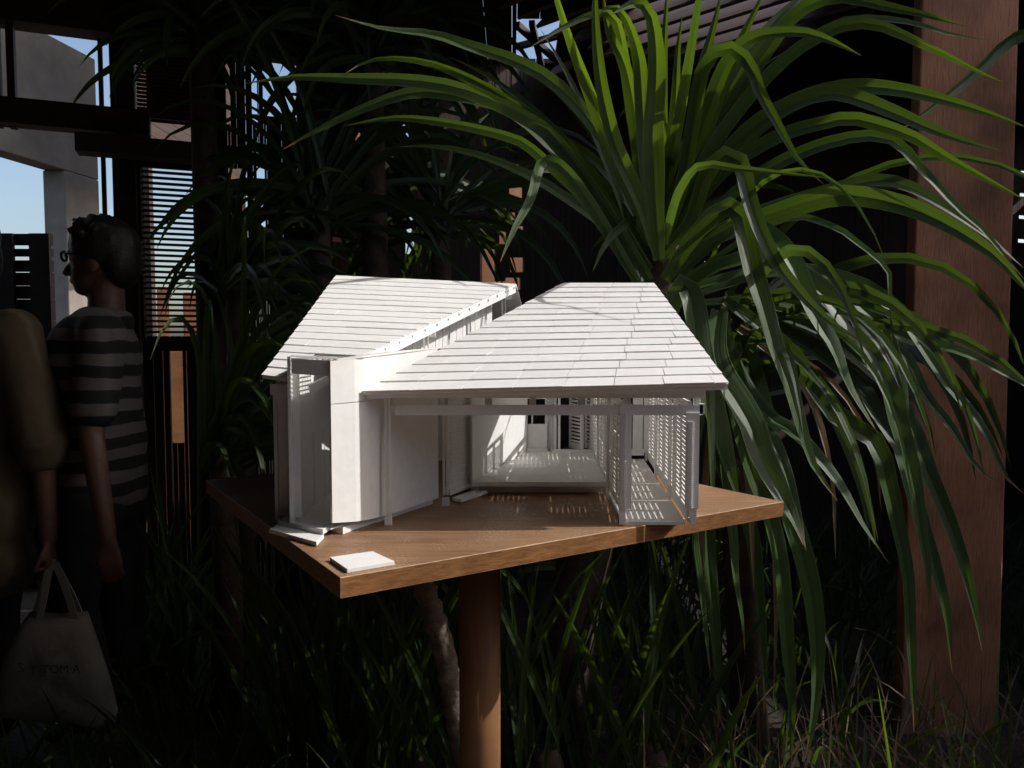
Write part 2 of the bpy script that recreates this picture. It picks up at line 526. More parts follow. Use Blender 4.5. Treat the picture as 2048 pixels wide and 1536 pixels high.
# roof: boards running front to back, with openings
roof = thing('pavilion', 'dark timber pavilion overhead with roof gaps that show slivers of sky', 'pavilion', (0, 4.0, 0))
openings = [(0.025, 0.245, G(1075, 38, CEIL).y, G(1075, 126, CEIL).y), (0.60, 1.40, G(1400, -40, CEIL).y, G(1400, 66, CEIL).y)]
sy0, sy1 = openings[0][2], openings[0][3]
edges = [-4.2 + 0.14 * i for i in range(64)]
for a in openings:
    edges += [a[0], a[1]]
edges = sorted(set(round(e, 4) for e in edges))
for x0, x1 in zip(edges[:-1], edges[1:]):
    if x1 - x0 < 0.012: continue
    xm = (x0 + x1) / 2
    y1 = 3.62 + (xm + 2.399) / 2.64 + 0.25
    cuts = [(2.452, y1)]
    for o in openings:
        if o[0] <= xm <= o[1]:
            cuts = [c for s, e in cuts for c in ((s, min(e, o[2])), (max(s, o[3]), e)) if c[1] - c[0] > 0.02]
    for s, e in cuts:
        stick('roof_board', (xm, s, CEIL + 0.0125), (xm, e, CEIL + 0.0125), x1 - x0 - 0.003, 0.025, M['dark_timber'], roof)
# unseen enclosure added round the camera to cut fill light: roof with one large opening over the table, side and rear walls
OX0, OX1, OY0, OY1 = 0.33, 3.06, -2.4, 2.36  # opening sized to let sun reach model and plants, not the people
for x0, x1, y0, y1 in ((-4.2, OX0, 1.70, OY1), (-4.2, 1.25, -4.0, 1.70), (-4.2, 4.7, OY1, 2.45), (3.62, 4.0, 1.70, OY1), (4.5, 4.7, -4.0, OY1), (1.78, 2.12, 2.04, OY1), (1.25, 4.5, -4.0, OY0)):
    mb = MB(); mb.box(((x0 + x1) / 2, (y0 + y1) / 2, CEIL + 0.02), (x1 - x0, y1 - y0, 0.03)); part('added_roof_panel', mb, M['dark_timber'], roof)
for y0, y1, zb in ((-2.4, 1.0, 1.88), (1.0, 1.4, 2.06), (1.4, 1.72, 2.22)):  # unseen panels added to keep skylight off the people
    mb = MB(); mb.box((0.12, (y0 + y1) / 2, (zb + CEIL) / 2), (0.03, y1 - y0 - 0.004, CEIL - zb)); part('hanging_light_blocker', mb, M['dark_timber'], roof)
mb = MB(); mb.box((-4.2, -0.3, CEIL / 2), (0.05, 7.4, CEIL)); part('added_side_wall', mb, M['dark_timber'], roof)
mb = MB(); mb.box((4.73, 1.4, CEIL / 2), (0.05, 10.8, CEIL)); part('added_side_wall', mb, M['dark_timber'], roof)
mb = MB(); mb.box((0.2, -4.03, CEIL / 2), (9.0, 0.05, CEIL)); part('added_rear_wall', mb, M['dark_timber'], roof)
# bars crossing the skylight
for a, b in (((0.025, sy0 + 0.02), (0.245, sy1 - 0.12)), ((0.025, sy1 - 0.30), (0.245, sy0 + 0.16)), ((0.10, sy0), (0.175, sy1))):
    stick('roof_batten', (*a, CEIL - 0.02), (*b, CEIL - 0.02), 0.03, 0.03, M['dark_timber'], roof)
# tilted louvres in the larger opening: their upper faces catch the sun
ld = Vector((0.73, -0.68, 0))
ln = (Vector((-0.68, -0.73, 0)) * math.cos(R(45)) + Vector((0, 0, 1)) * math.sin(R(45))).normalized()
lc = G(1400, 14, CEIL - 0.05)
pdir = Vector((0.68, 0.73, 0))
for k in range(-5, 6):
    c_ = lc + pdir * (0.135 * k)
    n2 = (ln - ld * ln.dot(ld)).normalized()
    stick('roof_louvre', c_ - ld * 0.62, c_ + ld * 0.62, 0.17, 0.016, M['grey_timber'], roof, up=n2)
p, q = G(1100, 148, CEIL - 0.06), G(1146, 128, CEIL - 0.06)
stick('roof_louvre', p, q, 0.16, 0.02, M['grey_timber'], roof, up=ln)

def beam_thing(name, p, q, w, h, mat, label, cat, up=(0, 0, 1)):
    mb = MB(); mb.beam(p, q, w, h, up)
    return solo(name, mb, mat, label, cat, bevel=0.004)

def post_px(px0, px1, z0, z1, off, depth, mat, label, name='timber_post'):
    a, b = W(px0, 680, off), W(px1, 680, off)
    mb = MB(); c = (a + b) / 2
    mb.box((c.x, c.y, (z0 + z1) / 2), ((b - a).length, depth, z1 - z0), math.atan2(WALL_DIR.y, WALL_DIR.x))
    return solo(name, mb, mat, label, 'post', bevel=0.004)

def hbeam(px0, px1, y0, y1, off, depth, label, name='timber_beam', mat='dark_timber'):
    a0, a1 = W(px0, y0, off), W(px0, y1, off)
    b0, b1 = W(px1, y0 + 0.068 * (px1 - px0), off), W(px1, y1 + 0.068 * (px1 - px0), off)
    z0 = (a1.z + b1.z) / 2; z1 = (a0.z + b0.z) / 2
    mb = MB(); mb.beam((a0.x, a0.y, (z0 + z1) / 2), (b0.x, b0.y, (z0 + z1) / 2), depth, z1 - z0)
    return solo(name, mb, M[mat], label, 'beam', bevel=0.004)

hbeam(-260, 700, -60, 46, 0.02, 0.14, 'deep dark beam across the top left under the roof')
hbeam(-260, 300, 180, 232, 0.06, 0.10, 'dark horizontal beam crossing the grey concrete wall')
hbeam(152, 470, 272, 308, 0.22, 0.12, 'shorter dark beam stub ending in front of the concrete wall')
post_px(247, 283, 0, 2.86, 0.02, 0.12, M['dark_timber'], 'thick dark post left of the slatted panels')
post_px(213, 222, 0, 2.86, 0.0, 0.03, M['dark_timber'], 'thin upright bar with sky on both sides, left one of the pair', 'upright_bar')
post_px(235, 246, 0, 2.86, 0.0, 0.03, M['dark_timber'], 'thin upright bar close beside the thick dark post', 'upright_bar')
post_px(6, 22, 2.35, 2.86, 0.04, 0.05, M['dark_timber'], 'short upright strut at the far top left edge', 'upright_strut')
post_px(35, 51, 2.35, 2.86, 0.04, 0.05, M['dark_timber'], 'short upright strut second from the top left edge', 'upright_strut')
post_px(440, 462, 0, 2.86, 0.02, 0.10, M['dark_timber'], 'dark post right of the slatted panels behind the leaves')
post_px(603, 640, 0, 2.86, 0.02, 0.10, M['dark_timber'], 'dark post behind the leaves left of the white model')

# lower slatted panel with sky between its slats
sp = thing('slatted_screen', 'dark slatted panel with pale sky showing between its slats', 'screen', W(360, 700))
z_hi, z_lo = W(283, 342).z, W(283, 664).z
ns = 30
for k in range(ns):
    z = lerp(z_hi, z_lo, k / (ns - 1))
    a, b = W(282, 500), W(441, 500)
    stick('slat', (a.x, a.y, z), (b.x, b.y, z), 0.02, 0.0115, M['dark_timber'] if k % 3 else M['red_slat'], sp)
for px in (283, 440):
    a = W(px, 500, 0.015)
    stick('stile', (a.x, a.y, z_lo - 0.05), (a.x, a.y, z_hi + 0.05), 0.02, 0.03, M['dark_timber'], sp, up=(0, 1, 0))
a, b = W(282, 500), W(441, 500)
stick('rail', (a.x, a.y, z_lo - 0.06), (b.x, b.y, z_lo - 0.06), 0.03, 0.07, M['dark_timber'], sp)
stick('rail', (a.x, a.y, z_hi + 0.07), (b.x, b.y, z_hi + 0.07), 0.03, 0.10, M['dark_timber'], sp)
# upper slatted panel, closed behind
up_ = thing('slatted_screen', 'upper slatted panel of dim reddish slats under the roof', 'screen', W(360, 240))
for k in range(20):
    z = lerp(W(283, 80).z, W(283, 232).z, k / 19)
    stick('slat', (a.x, a.y, z), (b.x, b.y, z), 0.02, 0.011, M['red_slat'], up_)
z0, z1 = W(283, 236).z, W(283, 74).z
stick('backing_board', (a.x + 0.02, a.y + 0.06, (z0 + z1) / 2), (b.x + 0.02, b.y + 0.06, (z0 + z1) / 2), 0.012, z1 - z0, M['dark_timber'], up_)

# closed plank wall behind the plants, with slots left open
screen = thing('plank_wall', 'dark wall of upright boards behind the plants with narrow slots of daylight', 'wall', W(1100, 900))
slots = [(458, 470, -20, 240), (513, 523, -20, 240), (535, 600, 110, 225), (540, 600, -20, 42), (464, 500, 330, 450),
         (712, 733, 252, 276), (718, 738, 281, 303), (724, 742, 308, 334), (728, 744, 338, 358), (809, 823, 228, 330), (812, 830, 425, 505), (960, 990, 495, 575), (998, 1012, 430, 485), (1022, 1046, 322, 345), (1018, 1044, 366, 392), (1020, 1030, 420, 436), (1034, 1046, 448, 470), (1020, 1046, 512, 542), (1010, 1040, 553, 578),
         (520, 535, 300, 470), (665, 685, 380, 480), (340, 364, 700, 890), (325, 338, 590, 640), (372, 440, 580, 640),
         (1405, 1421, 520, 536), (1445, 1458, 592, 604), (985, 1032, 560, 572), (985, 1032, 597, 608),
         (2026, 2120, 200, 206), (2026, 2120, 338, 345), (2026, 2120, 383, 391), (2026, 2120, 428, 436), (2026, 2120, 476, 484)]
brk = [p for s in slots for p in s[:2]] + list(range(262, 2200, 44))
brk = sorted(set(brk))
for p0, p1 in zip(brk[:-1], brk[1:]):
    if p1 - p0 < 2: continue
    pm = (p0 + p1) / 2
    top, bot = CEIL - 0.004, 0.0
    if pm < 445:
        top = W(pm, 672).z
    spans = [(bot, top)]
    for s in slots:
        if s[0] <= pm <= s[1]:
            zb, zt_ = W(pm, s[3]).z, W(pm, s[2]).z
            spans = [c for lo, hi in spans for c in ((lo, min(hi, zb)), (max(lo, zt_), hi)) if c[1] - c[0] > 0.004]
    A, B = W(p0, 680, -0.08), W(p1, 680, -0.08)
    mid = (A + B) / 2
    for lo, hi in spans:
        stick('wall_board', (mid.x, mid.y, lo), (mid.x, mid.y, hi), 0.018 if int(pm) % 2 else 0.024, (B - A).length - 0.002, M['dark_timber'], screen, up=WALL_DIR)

# sunlit timber beyond the wall, seen through the slots
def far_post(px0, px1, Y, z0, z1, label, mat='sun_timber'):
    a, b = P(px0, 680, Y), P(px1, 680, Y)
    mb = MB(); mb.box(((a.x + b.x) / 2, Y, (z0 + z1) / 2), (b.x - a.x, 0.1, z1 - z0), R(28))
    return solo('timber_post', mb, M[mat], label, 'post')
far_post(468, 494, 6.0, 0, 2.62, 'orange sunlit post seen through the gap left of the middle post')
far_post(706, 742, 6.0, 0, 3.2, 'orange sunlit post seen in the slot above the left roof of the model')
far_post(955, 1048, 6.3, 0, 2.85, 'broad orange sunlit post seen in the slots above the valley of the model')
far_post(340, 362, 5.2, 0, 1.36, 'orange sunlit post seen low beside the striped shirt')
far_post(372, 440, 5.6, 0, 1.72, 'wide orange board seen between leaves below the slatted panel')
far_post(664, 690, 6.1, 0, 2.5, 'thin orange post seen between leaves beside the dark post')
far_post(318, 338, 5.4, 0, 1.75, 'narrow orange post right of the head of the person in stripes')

# grey concrete frame wall, beyond on the left, and a raised slatted screen added to shade it
cw = thing('concrete_wall', 'grey concrete portal wall with a large opening to the sky', 'wall', (-4.45, 6.8, 0))
mb = MB()
def CP(Y, z):
    return Vector((-0.669 * 6.7 + 0.148 * (Y - 6.7), Y, z))
th = Vector((-0.22, 0, 0))
mb.hexa([CP(4.0, 3.035), CP(8.04, 3.035), CP(8.04, 3.035) + th, CP(4.0, 3.035) + th],
        [CP(4.0, 4.26), CP(8.04, 4.26), CP(8.04, 4.26) + th, CP(4.0, 4.26) + th])
part('lintel', mb, M['concrete'], cw, bevel=0.01)
mb = MB()
mb.hexa([CP(7.56, 0), CP(8.04, 0), CP(8.04, 0) + th, CP(7.56, 0) + th],
        [CP(7.56, 3.032), CP(8.04, 3.032), CP(8.04, 3.032) + th, CP(7.56, 3.032) + th])
part('pier', mb, M['concrete'], cw, bevel=0.01)
mb = MB()
mb.hexa([CP(4.0, 0), CP(4.5, 0), CP(4.5, 0) + th, CP(4.0, 0) + th],
        [CP(4.0, 3.032), CP(4.5, 3.032), CP(4.5, 3.032) + th, CP(4.0, 3.032) + th])
part('pier', mb, M['concrete'], cw, bevel=0.01)

rs = thing('raised_shade_screen', 'tall slatted screen on posts in the distance, added to shade the concrete wall, behind the upper panel', 'screen', (-3.0, 7.4, 0))
for k in range(26):
    z = 3.02 + 0.1 * k
    stick('slat', (-3.0, 6.2, z), (-3.0, 8.7, z), 0.03, 0.096, M['dark_timber'], rs)
for y in (6.45, 8.45):
    stick('post', (-3.04, y, 0), (-3.04, y, 5.6), 0.07, 0.07, M['dark_timber'], rs, up=(0, 1, 0))

# dark gate with light slits, far left
gt = thing('slatted_gate', 'dark board gate at the left edge with two slits of light', 'gate', P(50, 900, 4.2))
zz = [P(50, y, 4.2).z for y in (468, 490.5, 498, 513, 521, 543.5, 545.5, 571, 572, 598, 599, 640, 641, 700, 701, 760)]
x0, x1, xs0, xs1 = P(-160, 600, 4.2).x, P(108, 600, 4.2).x, P(36, 600, 4.2).x, P(66, 600, 4.2).x
for i in range(0, len(zz), 2):
    stick('gate_board', (x0, 4.2, (zz[i] + zz[i + 1]) / 2), (x1, 4.2, (zz[i] + zz[i + 1]) / 2), 0.025, abs(zz[i] - zz[i + 1]), M['dark_timber'], gt)
stick('gate_stile', (P(88, 600, 4.2).x, 4.18, 0), (P(88, 600, 4.2).x, 4.18, zz[0]), 0.02, x1 - P(68, 600, 4.2).x, M['dark_timber'], gt, up=(1, 0, 0))
stick('gate_stile', ((x0 + xs0) / 2, 4.18, 0), ((x0 + xs0) / 2, 4.18, zz[0]), 0.02, xs0 - x0, M['dark_timber'], gt, up=(1, 0, 0))
stick('gate_panel', ((x0 + x1) / 2, 4.2, 0), ((x0 + x1) / 2, 4.2, zz[-1]), 0.02, x1 - x0, M['dark_timber'], gt, up=(1, 0, 0))

# big reddish post at the right
mb = MB()
mb.hexa([(P(1828, 1000, 2.6).x - 0.02, 2.6, 0), (1.70, 2.6, 0), (1.70, 2.66, 0), (P(1828, 1000, 2.6).x - 0.02, 2.66, 0)],
        [(P(1845, 0, 2.6).x, 2.6, 3.0), (P(2037, 0, 2.6).x, 2.6, 3.0), (P(2037, 0, 2.6).x, 2.66, 3.0), (P(1845, 0, 2.6).x, 2.66, 3.0)])
solo('timber_post', mb, M['rust_timber'], 'wide reddish brown timber post at the right behind the drooping leaves', 'post', bevel=0.006)

# ------------------------------------------------------------------ table
F_ = R_ + L_ - N_
TH = 0.029
tab = thing('display_table', 'square brown wooden display table on one round post, holding the white model', 'table', (-0.07, 1.58, 0))
ex = (R_ - N_).normalized()
mb = MB(); mb.prism([N_, R_, F_, L_], (0, 0, -TH))
mb.v = [p for p in mb.v]
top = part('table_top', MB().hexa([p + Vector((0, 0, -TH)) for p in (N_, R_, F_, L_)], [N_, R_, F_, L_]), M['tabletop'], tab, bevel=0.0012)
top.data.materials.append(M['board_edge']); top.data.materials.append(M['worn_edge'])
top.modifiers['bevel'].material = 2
for p in top.data.polygons:
    if abs(p.normal.z) < 0.5: p.material_index = 1
mb = MB(); c = Vector((-0.068, 1.58, 0))
mb.tube([c, c + Vector((0, 0, ZT - TH))], 0.0435, 40)
pp = part('post', mb, M['post_wood'], tab, smooth=True)
mb = MB(); mb.box((c.x, c.y, ZT - TH - 0.006), (0.22, 0.22, 0.012), math.atan2(ex.y, ex.x))
part('bracket_plate', mb, M['post_wood'], tab)

# blank tile
tx = [G(px, py, ZT + 0.006) for px, py in ((659, 1114), (694, 1138), (789, 1122), (745, 1102))]
mb = MB(); mb.hexa([p - Vector((0, 0, 0.0058)) for p in tx], tx)
solo('tile', mb, M['card'], 'small blank white tile lying on the near corner of the table', 'tile', bevel=0.0006)

# ------------------------------------------------------------------ the white house model
mod = thing('house_model', 'white card house model with two shingled roofs and louvred verandas on the table', 'model', (0, 1.6, ZT))
CARD = M['card']; CL = M['card_layered']
UPZ = Vector((0, 0, 1))

def roof_plane(name, A, B, C, D, rows, step, stagger, th=0.0017, seed=1, clip=None):
    """A eave left, B eave right, C ridge right, D ridge left"""
    rnd = random.Random(seed)
    nrm = (B - A).cross(D - A).normalized()
    def S(u, v):
        return lerp(lerp(A, B, u), lerp(D, C, u), v)
    def umax(v):
        if clip and v < clip[0] / rows - 1e-6:
            return min(1.0, (clip[1] - S(0, v).x) / (S(1, v).x - S(0, v).x))
        return 1.0
    base = MB()
    bands = [(0.0, 1.0)] if not clip else [(0.0, clip[0] / rows), (clip[0] / rows, 1.0)]
    for va, vb in bands:
        um, un = umax(va), umax(vb - 1e-4)
        q = [S(0, va), S(um, va), S(un, vb), S(0, vb)]
        base.hexa([p - nrm * 0.0055 for p in q], [p - nrm * 0.0012 for p in q])
    rp = part(name, base, CARD, mod)
    for i in range(rows):
        v0, v1 = i / rows, min(1.0, (i + 1.12) / rows)
        l, r = S(0, v0), S(1, v0)
        Lr = (r - l).length
        jo = rnd.uniform(-0.006, 0.006)
        us = [0.0]
        x = (stagger * (i % 2) * 0.5 + 0.31 * stagger * (i % 3) + jo) % step
        while x < Lr - 0.008:
            if x > 0.008: us.append(x / Lr)
            x += step
        um = umax(v0)
        us = [u for u in us if u < um - 0.01] + [um]
        gap = 0.00045 / Lr
        for u0, u1 in zip(us[:-1], us[1:]):
            e = rnd.uniform(-0.0005, 0.0007)
            a, b = S(u0 + gap, v0), S(u1 - gap, v0)
            c_, d_ = S(u1 - gap, v1), S(u0 + gap, v1)
            s = MB()
            over = (S(u0, v0) - S(u0, v1)).normalized() * (0.0012 if i else 0.003)
            hi0 = nrm * (th + 0.0012 + e)
            s.hexa([a + over + nrm * 0.0010, b + over + nrm * 0.0010, c_ + nrm * 0.0002, d_ + nrm * 0.0002],
                   [a + over + hi0, b + over + hi0, c_ + nrm * 0.0006, d_ + nrm * 0.0006])
            part('shingle', s, CARD, rp)
    return rp, S, nrm

# front (right-hand) roof
FA, FB = P(726, 784, 1.248), P(1457, 766, 1.262)
FC, FD = P(1308, 566, 1.77), P(1127, 566, 1.77)
fr, SF, nF = roof_plane('front_roof', FA, FB, FC, FD, 16, 0.083, 0.083, seed=3)
rear1 = MB()
q = [FD, FC, FC + Vector((0.04, 0.45, -0.16)), FD + Vector((-0.12, 0.45, -0.16))]
rear1.hexa([p - UPZ * 0.007 for p in q], [p - UPZ * 0.001 for p in q]); part('back_roof_slope', rear1, CARD, mod)
# rear (left-hand) roof
RA, RB = P(524, 751, 1.30), P(618, 763, 1.262)
RD = P(672, 551, 1.85); RC = P(1033, 568, 1.99)
rr, SR, nR = roof_plane('rear_roof', RA, RB, RC, RD, 17, 0.21, 0.12, seed=5, clip=(3, -0.367))
rear2 = MB()
q = [RD, RC, RC + Vector((0.05, 0.40, -0.15)), RD + Vector((0.0, 0.40, -0.15))]
rear2.hexa([p - UPZ * 0.007 for p in q], [p - UPZ * 0.001 for p in q]); part('back_roof_slope', rear2, CARD, mod)

def box_px(name, x0, x1, y0, y1, Y, depth, mat=CARD, parent=mod, bev=0.0):
    a, b = P(x0, (y0 + y1) / 2, Y), P(x1, (y0 + y1) / 2, Y)
    z0, z1 = P((x0 + x1) / 2, y1, Y).z, P((x0 + x1) / 2, y0, Y).z
    mb = MB(); mb.box(((a.x + b.x) / 2, Y + depth / 2, (z0 + z1) / 2), (b.x - a.x, depth, z1 - z0))
    return part(name, mb, mat, parent, bevel=bev)

# beams of the veranda front
YF = 1.284
box_px('beam', 790, 1406, 810, 830.5, YF, 0.005)
box_px('beam', 752, 1411, 778, 796, YF + 0.002, 0.006)
for x0, x1 in ((778, 786), (880, 888), (970, 984), (1059, 1072), (1156, 1168), (1248, 1262), (1390, 1402)):
    box_px('rafter_end', x0, x1, 765, 812, YF + 0.0085, 0.012)
# eave fascia
mb = MB()
nn = 12
for k in range(nn):
    u0, u1 = k / nn, (k + 1) / nn
    a, b = SF(u0, 0.012), SF(u1, 0.012)
    mb.hexa([a - UPZ * 0.014, b - UPZ * 0.014, b - UPZ * 0.014 + Vector((0, 0.003, 0)), a - UPZ * 0.014 + Vector((0, 0.003, 0))],
            [a - UPZ * 0.006, b - UPZ * 0.006, b - UPZ * 0.006 + Vector((0, 0.003, 0)), a - UPZ * 0.006 + Vector((0, 0.003, 0))])
part('fascia', mb, CARD, mod)
# purlins carrying the front roof
for v in (0.3, 0.62):
    a, b = SF(0.03, v) - nF * 0.0095, SF(0.97, v) - nF * 0.0095
    stick('purlin', a, b, 0.005, 0.007, CARD, mod)

def post2(px, y0, y1, Y, foot):
    box_px('post', px - 6, px - 1.2, y0, y1, Y, 0.005)
    box_px('post', px + 1.2, px + 6, y0, y1, Y, 0.005)
    box_px('post_foot', px - 7, px + 7, foot - 16, foot, Y - 0.001, 0.008)
post2(776, 797, 1036, YF + 0.001, 1051)
post2(891, 831, 990, 1.436, 1012)

# corridor floor, platform
z5, z27 = ZT + 0.006, ZT + 0.027
LW0, LW1 = Vector((0.188, YF + 0.004, 0)), Vector((0.211, 1.98, 0))     # inner louvre wall line
RW0, RW1 = Vector((0.300, YF + 0.004, 0)), Vector((0.355, 1.98, 0))     # outer louvre wall line
mb = MB()
lo = [Vector((p.x, p.y, ZT + 0.0004)) for p in (LW0, RW0 + Vector((-0.005, 0, 0)), RW1 + Vector((-0.012, 0, 0)), LW1)]
mb.hexa(lo, [p + Vector((0, 0, 0.0056)) for p in lo]); part('corridor_floor', mb, CL, mod)
pf = [G(944, 964, z27), G(1213, 964, z27), Vector((LW1.x - 0.004, 1.975, z27)), G(1055, 902, z27), ]
mb = MB(); mb.hexa([p - UPZ * 0.009 for p in pf], pf); part('platform', mb, CL, mod)
mb = MB()
ins = [lerp(p, (pf[0] + pf[1] + pf[2] + pf[3]) / 4, 0.08) for p in pf]
mb.hexa([Vector((p.x, p.y + 0.01, ZT + 0.0004)) for p in ins], [p - UPZ * 0.0092 + Vector((0, 0.01, 0)) for p in ins]); part('platform_base', mb, CL, mod)

zbeam = P(1300, 812, YF).z
def louvre(p0, p1, z0, z1, panels, pitch=0.0085, sh=0.0050, name='louvre_panel', solo_slats=True, th=0.0022, mids=1, tiltv=0.0):
    d = (p1 - p0); Lg = d.length; dn = d.normalized()
    pl = Lg / panels
    for i in range(panels):
        sp_ = 0.0125 if mids else 0.003
        a = p0 + dn * (pl * i + sp_); b = p0 + dn * (pl * (i + 1) - sp_)
        fr_ = MB()
        ends = [a, b] + [lerp(a, b, (m + 1) / (mids + 1)) for m in range(mids)]
        for e in ends:
            w = 0.022 if e is a or e is b else 0.017
            if mids == 0: w = 0.006
            fr_.beam(Vector((e.x, e.y, z0)), Vector((e.x, e.y, z1)), w, 0.0044, up=(-dn.y, dn.x, 0))
        ea, eb = a + dn * 0.0112, b - dn * 0.0112
        for z, hh in ((z0 + 0.008, 0.016), (z1 - 0.003, 0.006)):
            fr_.beam(Vector((ea.x, ea.y, z)), Vector((eb.x, eb.y, z)), 0.0040, hh)
        pan = part(name, fr_, CL, mod)
        n = int((z1 - z0 - 0.024) / pitch)
        for k in range(n):
            z = z0 + 0.021 + pitch * k
            s0, s1 = a + dn * 0.0036, b - dn * 0.0036
            stick('slat', (s0.x, s0.y, z), (s1.x, s1.y, z), th, sh, CL, pan)

louvre(RW0, RW1, ZT + 0.013, zbeam, 4)
louvre(LW0, LW1, ZT + 0.02, zbeam, 4)
# broad front corner posts with ribbed louvre returns
def corner(px0, px1, y0, y1, rib0, rib1, tag_):
    box_px('corner_post', px0, px1, y0, y1, YF - 0.003, 0.006)
    a, b = P(rib0, 900, YF - 0.0042), P(rib1, 900, YF - 0.0042)
    mb = MB()
    zb, zt_ = P(1250, y1 - 3, YF).z, P(1250, y0 + 18, YF).z
    n = 42
    for k in range(n):
        z = lerp(zb, zt_, k / (n - 1))
        mb.box(((a.x + b.x) / 2, YF - 0.0042, z), (b.x - a.x, 0.0022, 0.0021))
    part('ribs', mb, CL, mod)
corner(1239, 1263, 808, 1018, 1240, 1252, 0)
corner(1372, 1398, 826, 1018, 1374, 1386, 1)
for x in (1245, 1387):
    box_px('post_foot', x - 6, x + 6, 1017, 1049, YF - 0.001, 0.008)
box_px('end_cap', 1400, 1410, 808, 828, YF, 0.012)
# rail along the top of the outer wall, and bottom rail
for za in (zbeam + 0.004, ZT + 0.009):
    stick('wall_rail', (RW0.x + 0.001, RW0.y, za), (RW1.x + 0.001, RW1.y, za), 0.005, 0.006, CARD, mod)
stick('wall_rail', (LW0.x, LW0.y, zbeam + 0.004), (LW1.x, LW1.y, zbeam + 0.004), 0.005, 0.006, CARD, mod)
for t in (0.3, 0.66, 0.995):
    for l0, l1 in ((LW0, LW1), (RW0, RW1)):
        p = lerp(l0, l1, t)
        stick('post', (p.x - 0.006, p.y, ZT + 0.0004), (p.x - 0.006, p.y, zbeam + 0.012), 0.006, 0.006, CARD, mod, up=(0, 1, 0))

# louvred gable over the outer wall, open towards the back
for ta, tb in ((0.0, 0.25), (0.25, 0.5), (0.5, 0.70)):
    pa, pb = lerp(RW0, RW1, ta), lerp(RW0, RW1, tb)
    zt_g = lerp(FB, FC, (pa.y + 0.02 - FB.y) / (FC.y - FB.y)).z - 0.010
    louvre(pa, pb, zbeam + 0.009, zt_g, 1, name='gable_louvre')
    if tb < 0.6:
        mb = MB()
        def top_at(p): return lerp(FB, FC, (p.y - FB.y) / (FC.y - FB.y)).z - 0.0075
        mb.wall([Vector((p.x, p.y, zt_g + 0.0005)) for p in (pa, pb)], [Vector((p.x, p.y, top_at(p))) for p in (pa, pb)], -0.003)
        part('gable_infill', mb, CARD, mod)
# inner left wall of the hall, louvred panel and steps beside it
zr = P(1000, 768, 1.6).z + 0.02
iw = [G(945, 961, z27), G(1055, 902, z27)]
mb = MB(); mb.wall([p - UPZ * 0.008 for p in iw], [Vector((p.x, p.y, zr)) for p in iw], 0.004); part('wall', mb, CARD, mod)
lp = [G(898, 985, ZT + 0.012), G(944, 963, ZT + 0.02)]
mb = MB(); mb.wall([Vector((p.x, p.y, ZT + 0.012)) for p in lp], [Vector((p.x, p.y, zr)) for p in lp], 0.0025); part('wall', mb, CARD, mod)
mb = MB()
dn = (lp[1] - lp[0]); dn.z = 0; dn.normalize(); nv = Vector((dn.y, -dn.x, 0))
for k in range(24):
    z = ZT + 0.03 + 0.0072 * k
    a, b = lp[0] + dn * 0.006 + nv * 0.001, lp[0] + dn * ((lp[1] - lp[0]).length - 0.008) + nv * 0.001
    mb.beam((a.x, a.y, z), (b.x, b.y, z), 0.002, 0.0035)
part('slats', mb, CL, mod, kind='stuff')
def step_px(poly, z, th):
    pts = [G(x, y, z) for x, y in poly]
    if (pts[1] - pts[0]).cross(pts[2] - pts[1]).z < 0: pts.reverse()
    mb = MB(); mb.hexa([p - UPZ * th for p in pts], pts)
    return part('step', mb, CL, mod, bevel=0.0006)
step_px([(900, 984), (957, 962), (940, 958), (885, 976)], ZT + 0.018, 0.0075)
step_px([(904, 995), (922, 999), (975, 981), (958, 976)], ZT + 0.008, 0.0065)
# entrance steps
step_px([(556, 1040), (575, 1030), (666, 1046), (646, 1059)], ZT + 0.016, 0.0085)
step_px([(538, 1058), (556, 1049), (648, 1069), (633, 1084)], ZT + 0.0075, 0.0065)
step_px([(550, 1050), (570, 1038), (656, 1053), (640, 1068)], ZT + 0.0074, 0.007)

# back of the hall
YB = 1.972
box_px('back_wall', 1055, 1094, 848, 905, YB, 0.004)
box_px('back_wall', 1055, 1094, 760, 798, YB, 0.004)
box_px('window_post', 1063, 1066, 798, 848, YB, 0.003)
box_px('window_post', 1090, 1094, 798, 848, YB, 0.003)
box_px('back_wall', 1094, 1112, 760, 905, YB + 0.012, 0.004)
box_px('door_frame', 1109, 1113, 765, 902, YB - 0.004, 0.006)
box_px('door_frame', 1116, 1121, 765, 902, YB - 0.008, 0.006)
def door(x0, Y0, x1, Y1):
    a, b = P(x0, 903, Y0), P(x1, 903, Y1)
    louvre(Vector((a.x, a.y, 0)), Vector((b.x, b.y, 0)), ZT + 0.030, ZT + 0.235, 1, name='door', mids=0, pitch=0.0095)
door(1139, YB + 0.05, 1163, YB - 0.012)
door(1170, YB + 0.045, 1187, YB - 0.006)
box_px('door_frame', 1163, 1168, 765, 902, YB - 0.004, 0.006)
box_px('sill', 1054, 1095, 898, 910, YB - 0.014, 0.012)
box_px('sill', 1104, 1189, 900, 911, YB - 0.022, 0.018)
box_px('back_wall', 1266, 1286, 770, 898, YB, 0.004)
box_px('sill', 1262, 1288, 899, 911, YB - 0.01, 0.014)
box_px('back_wall', 1288, 1310, 770, 905, YB, 0.004)

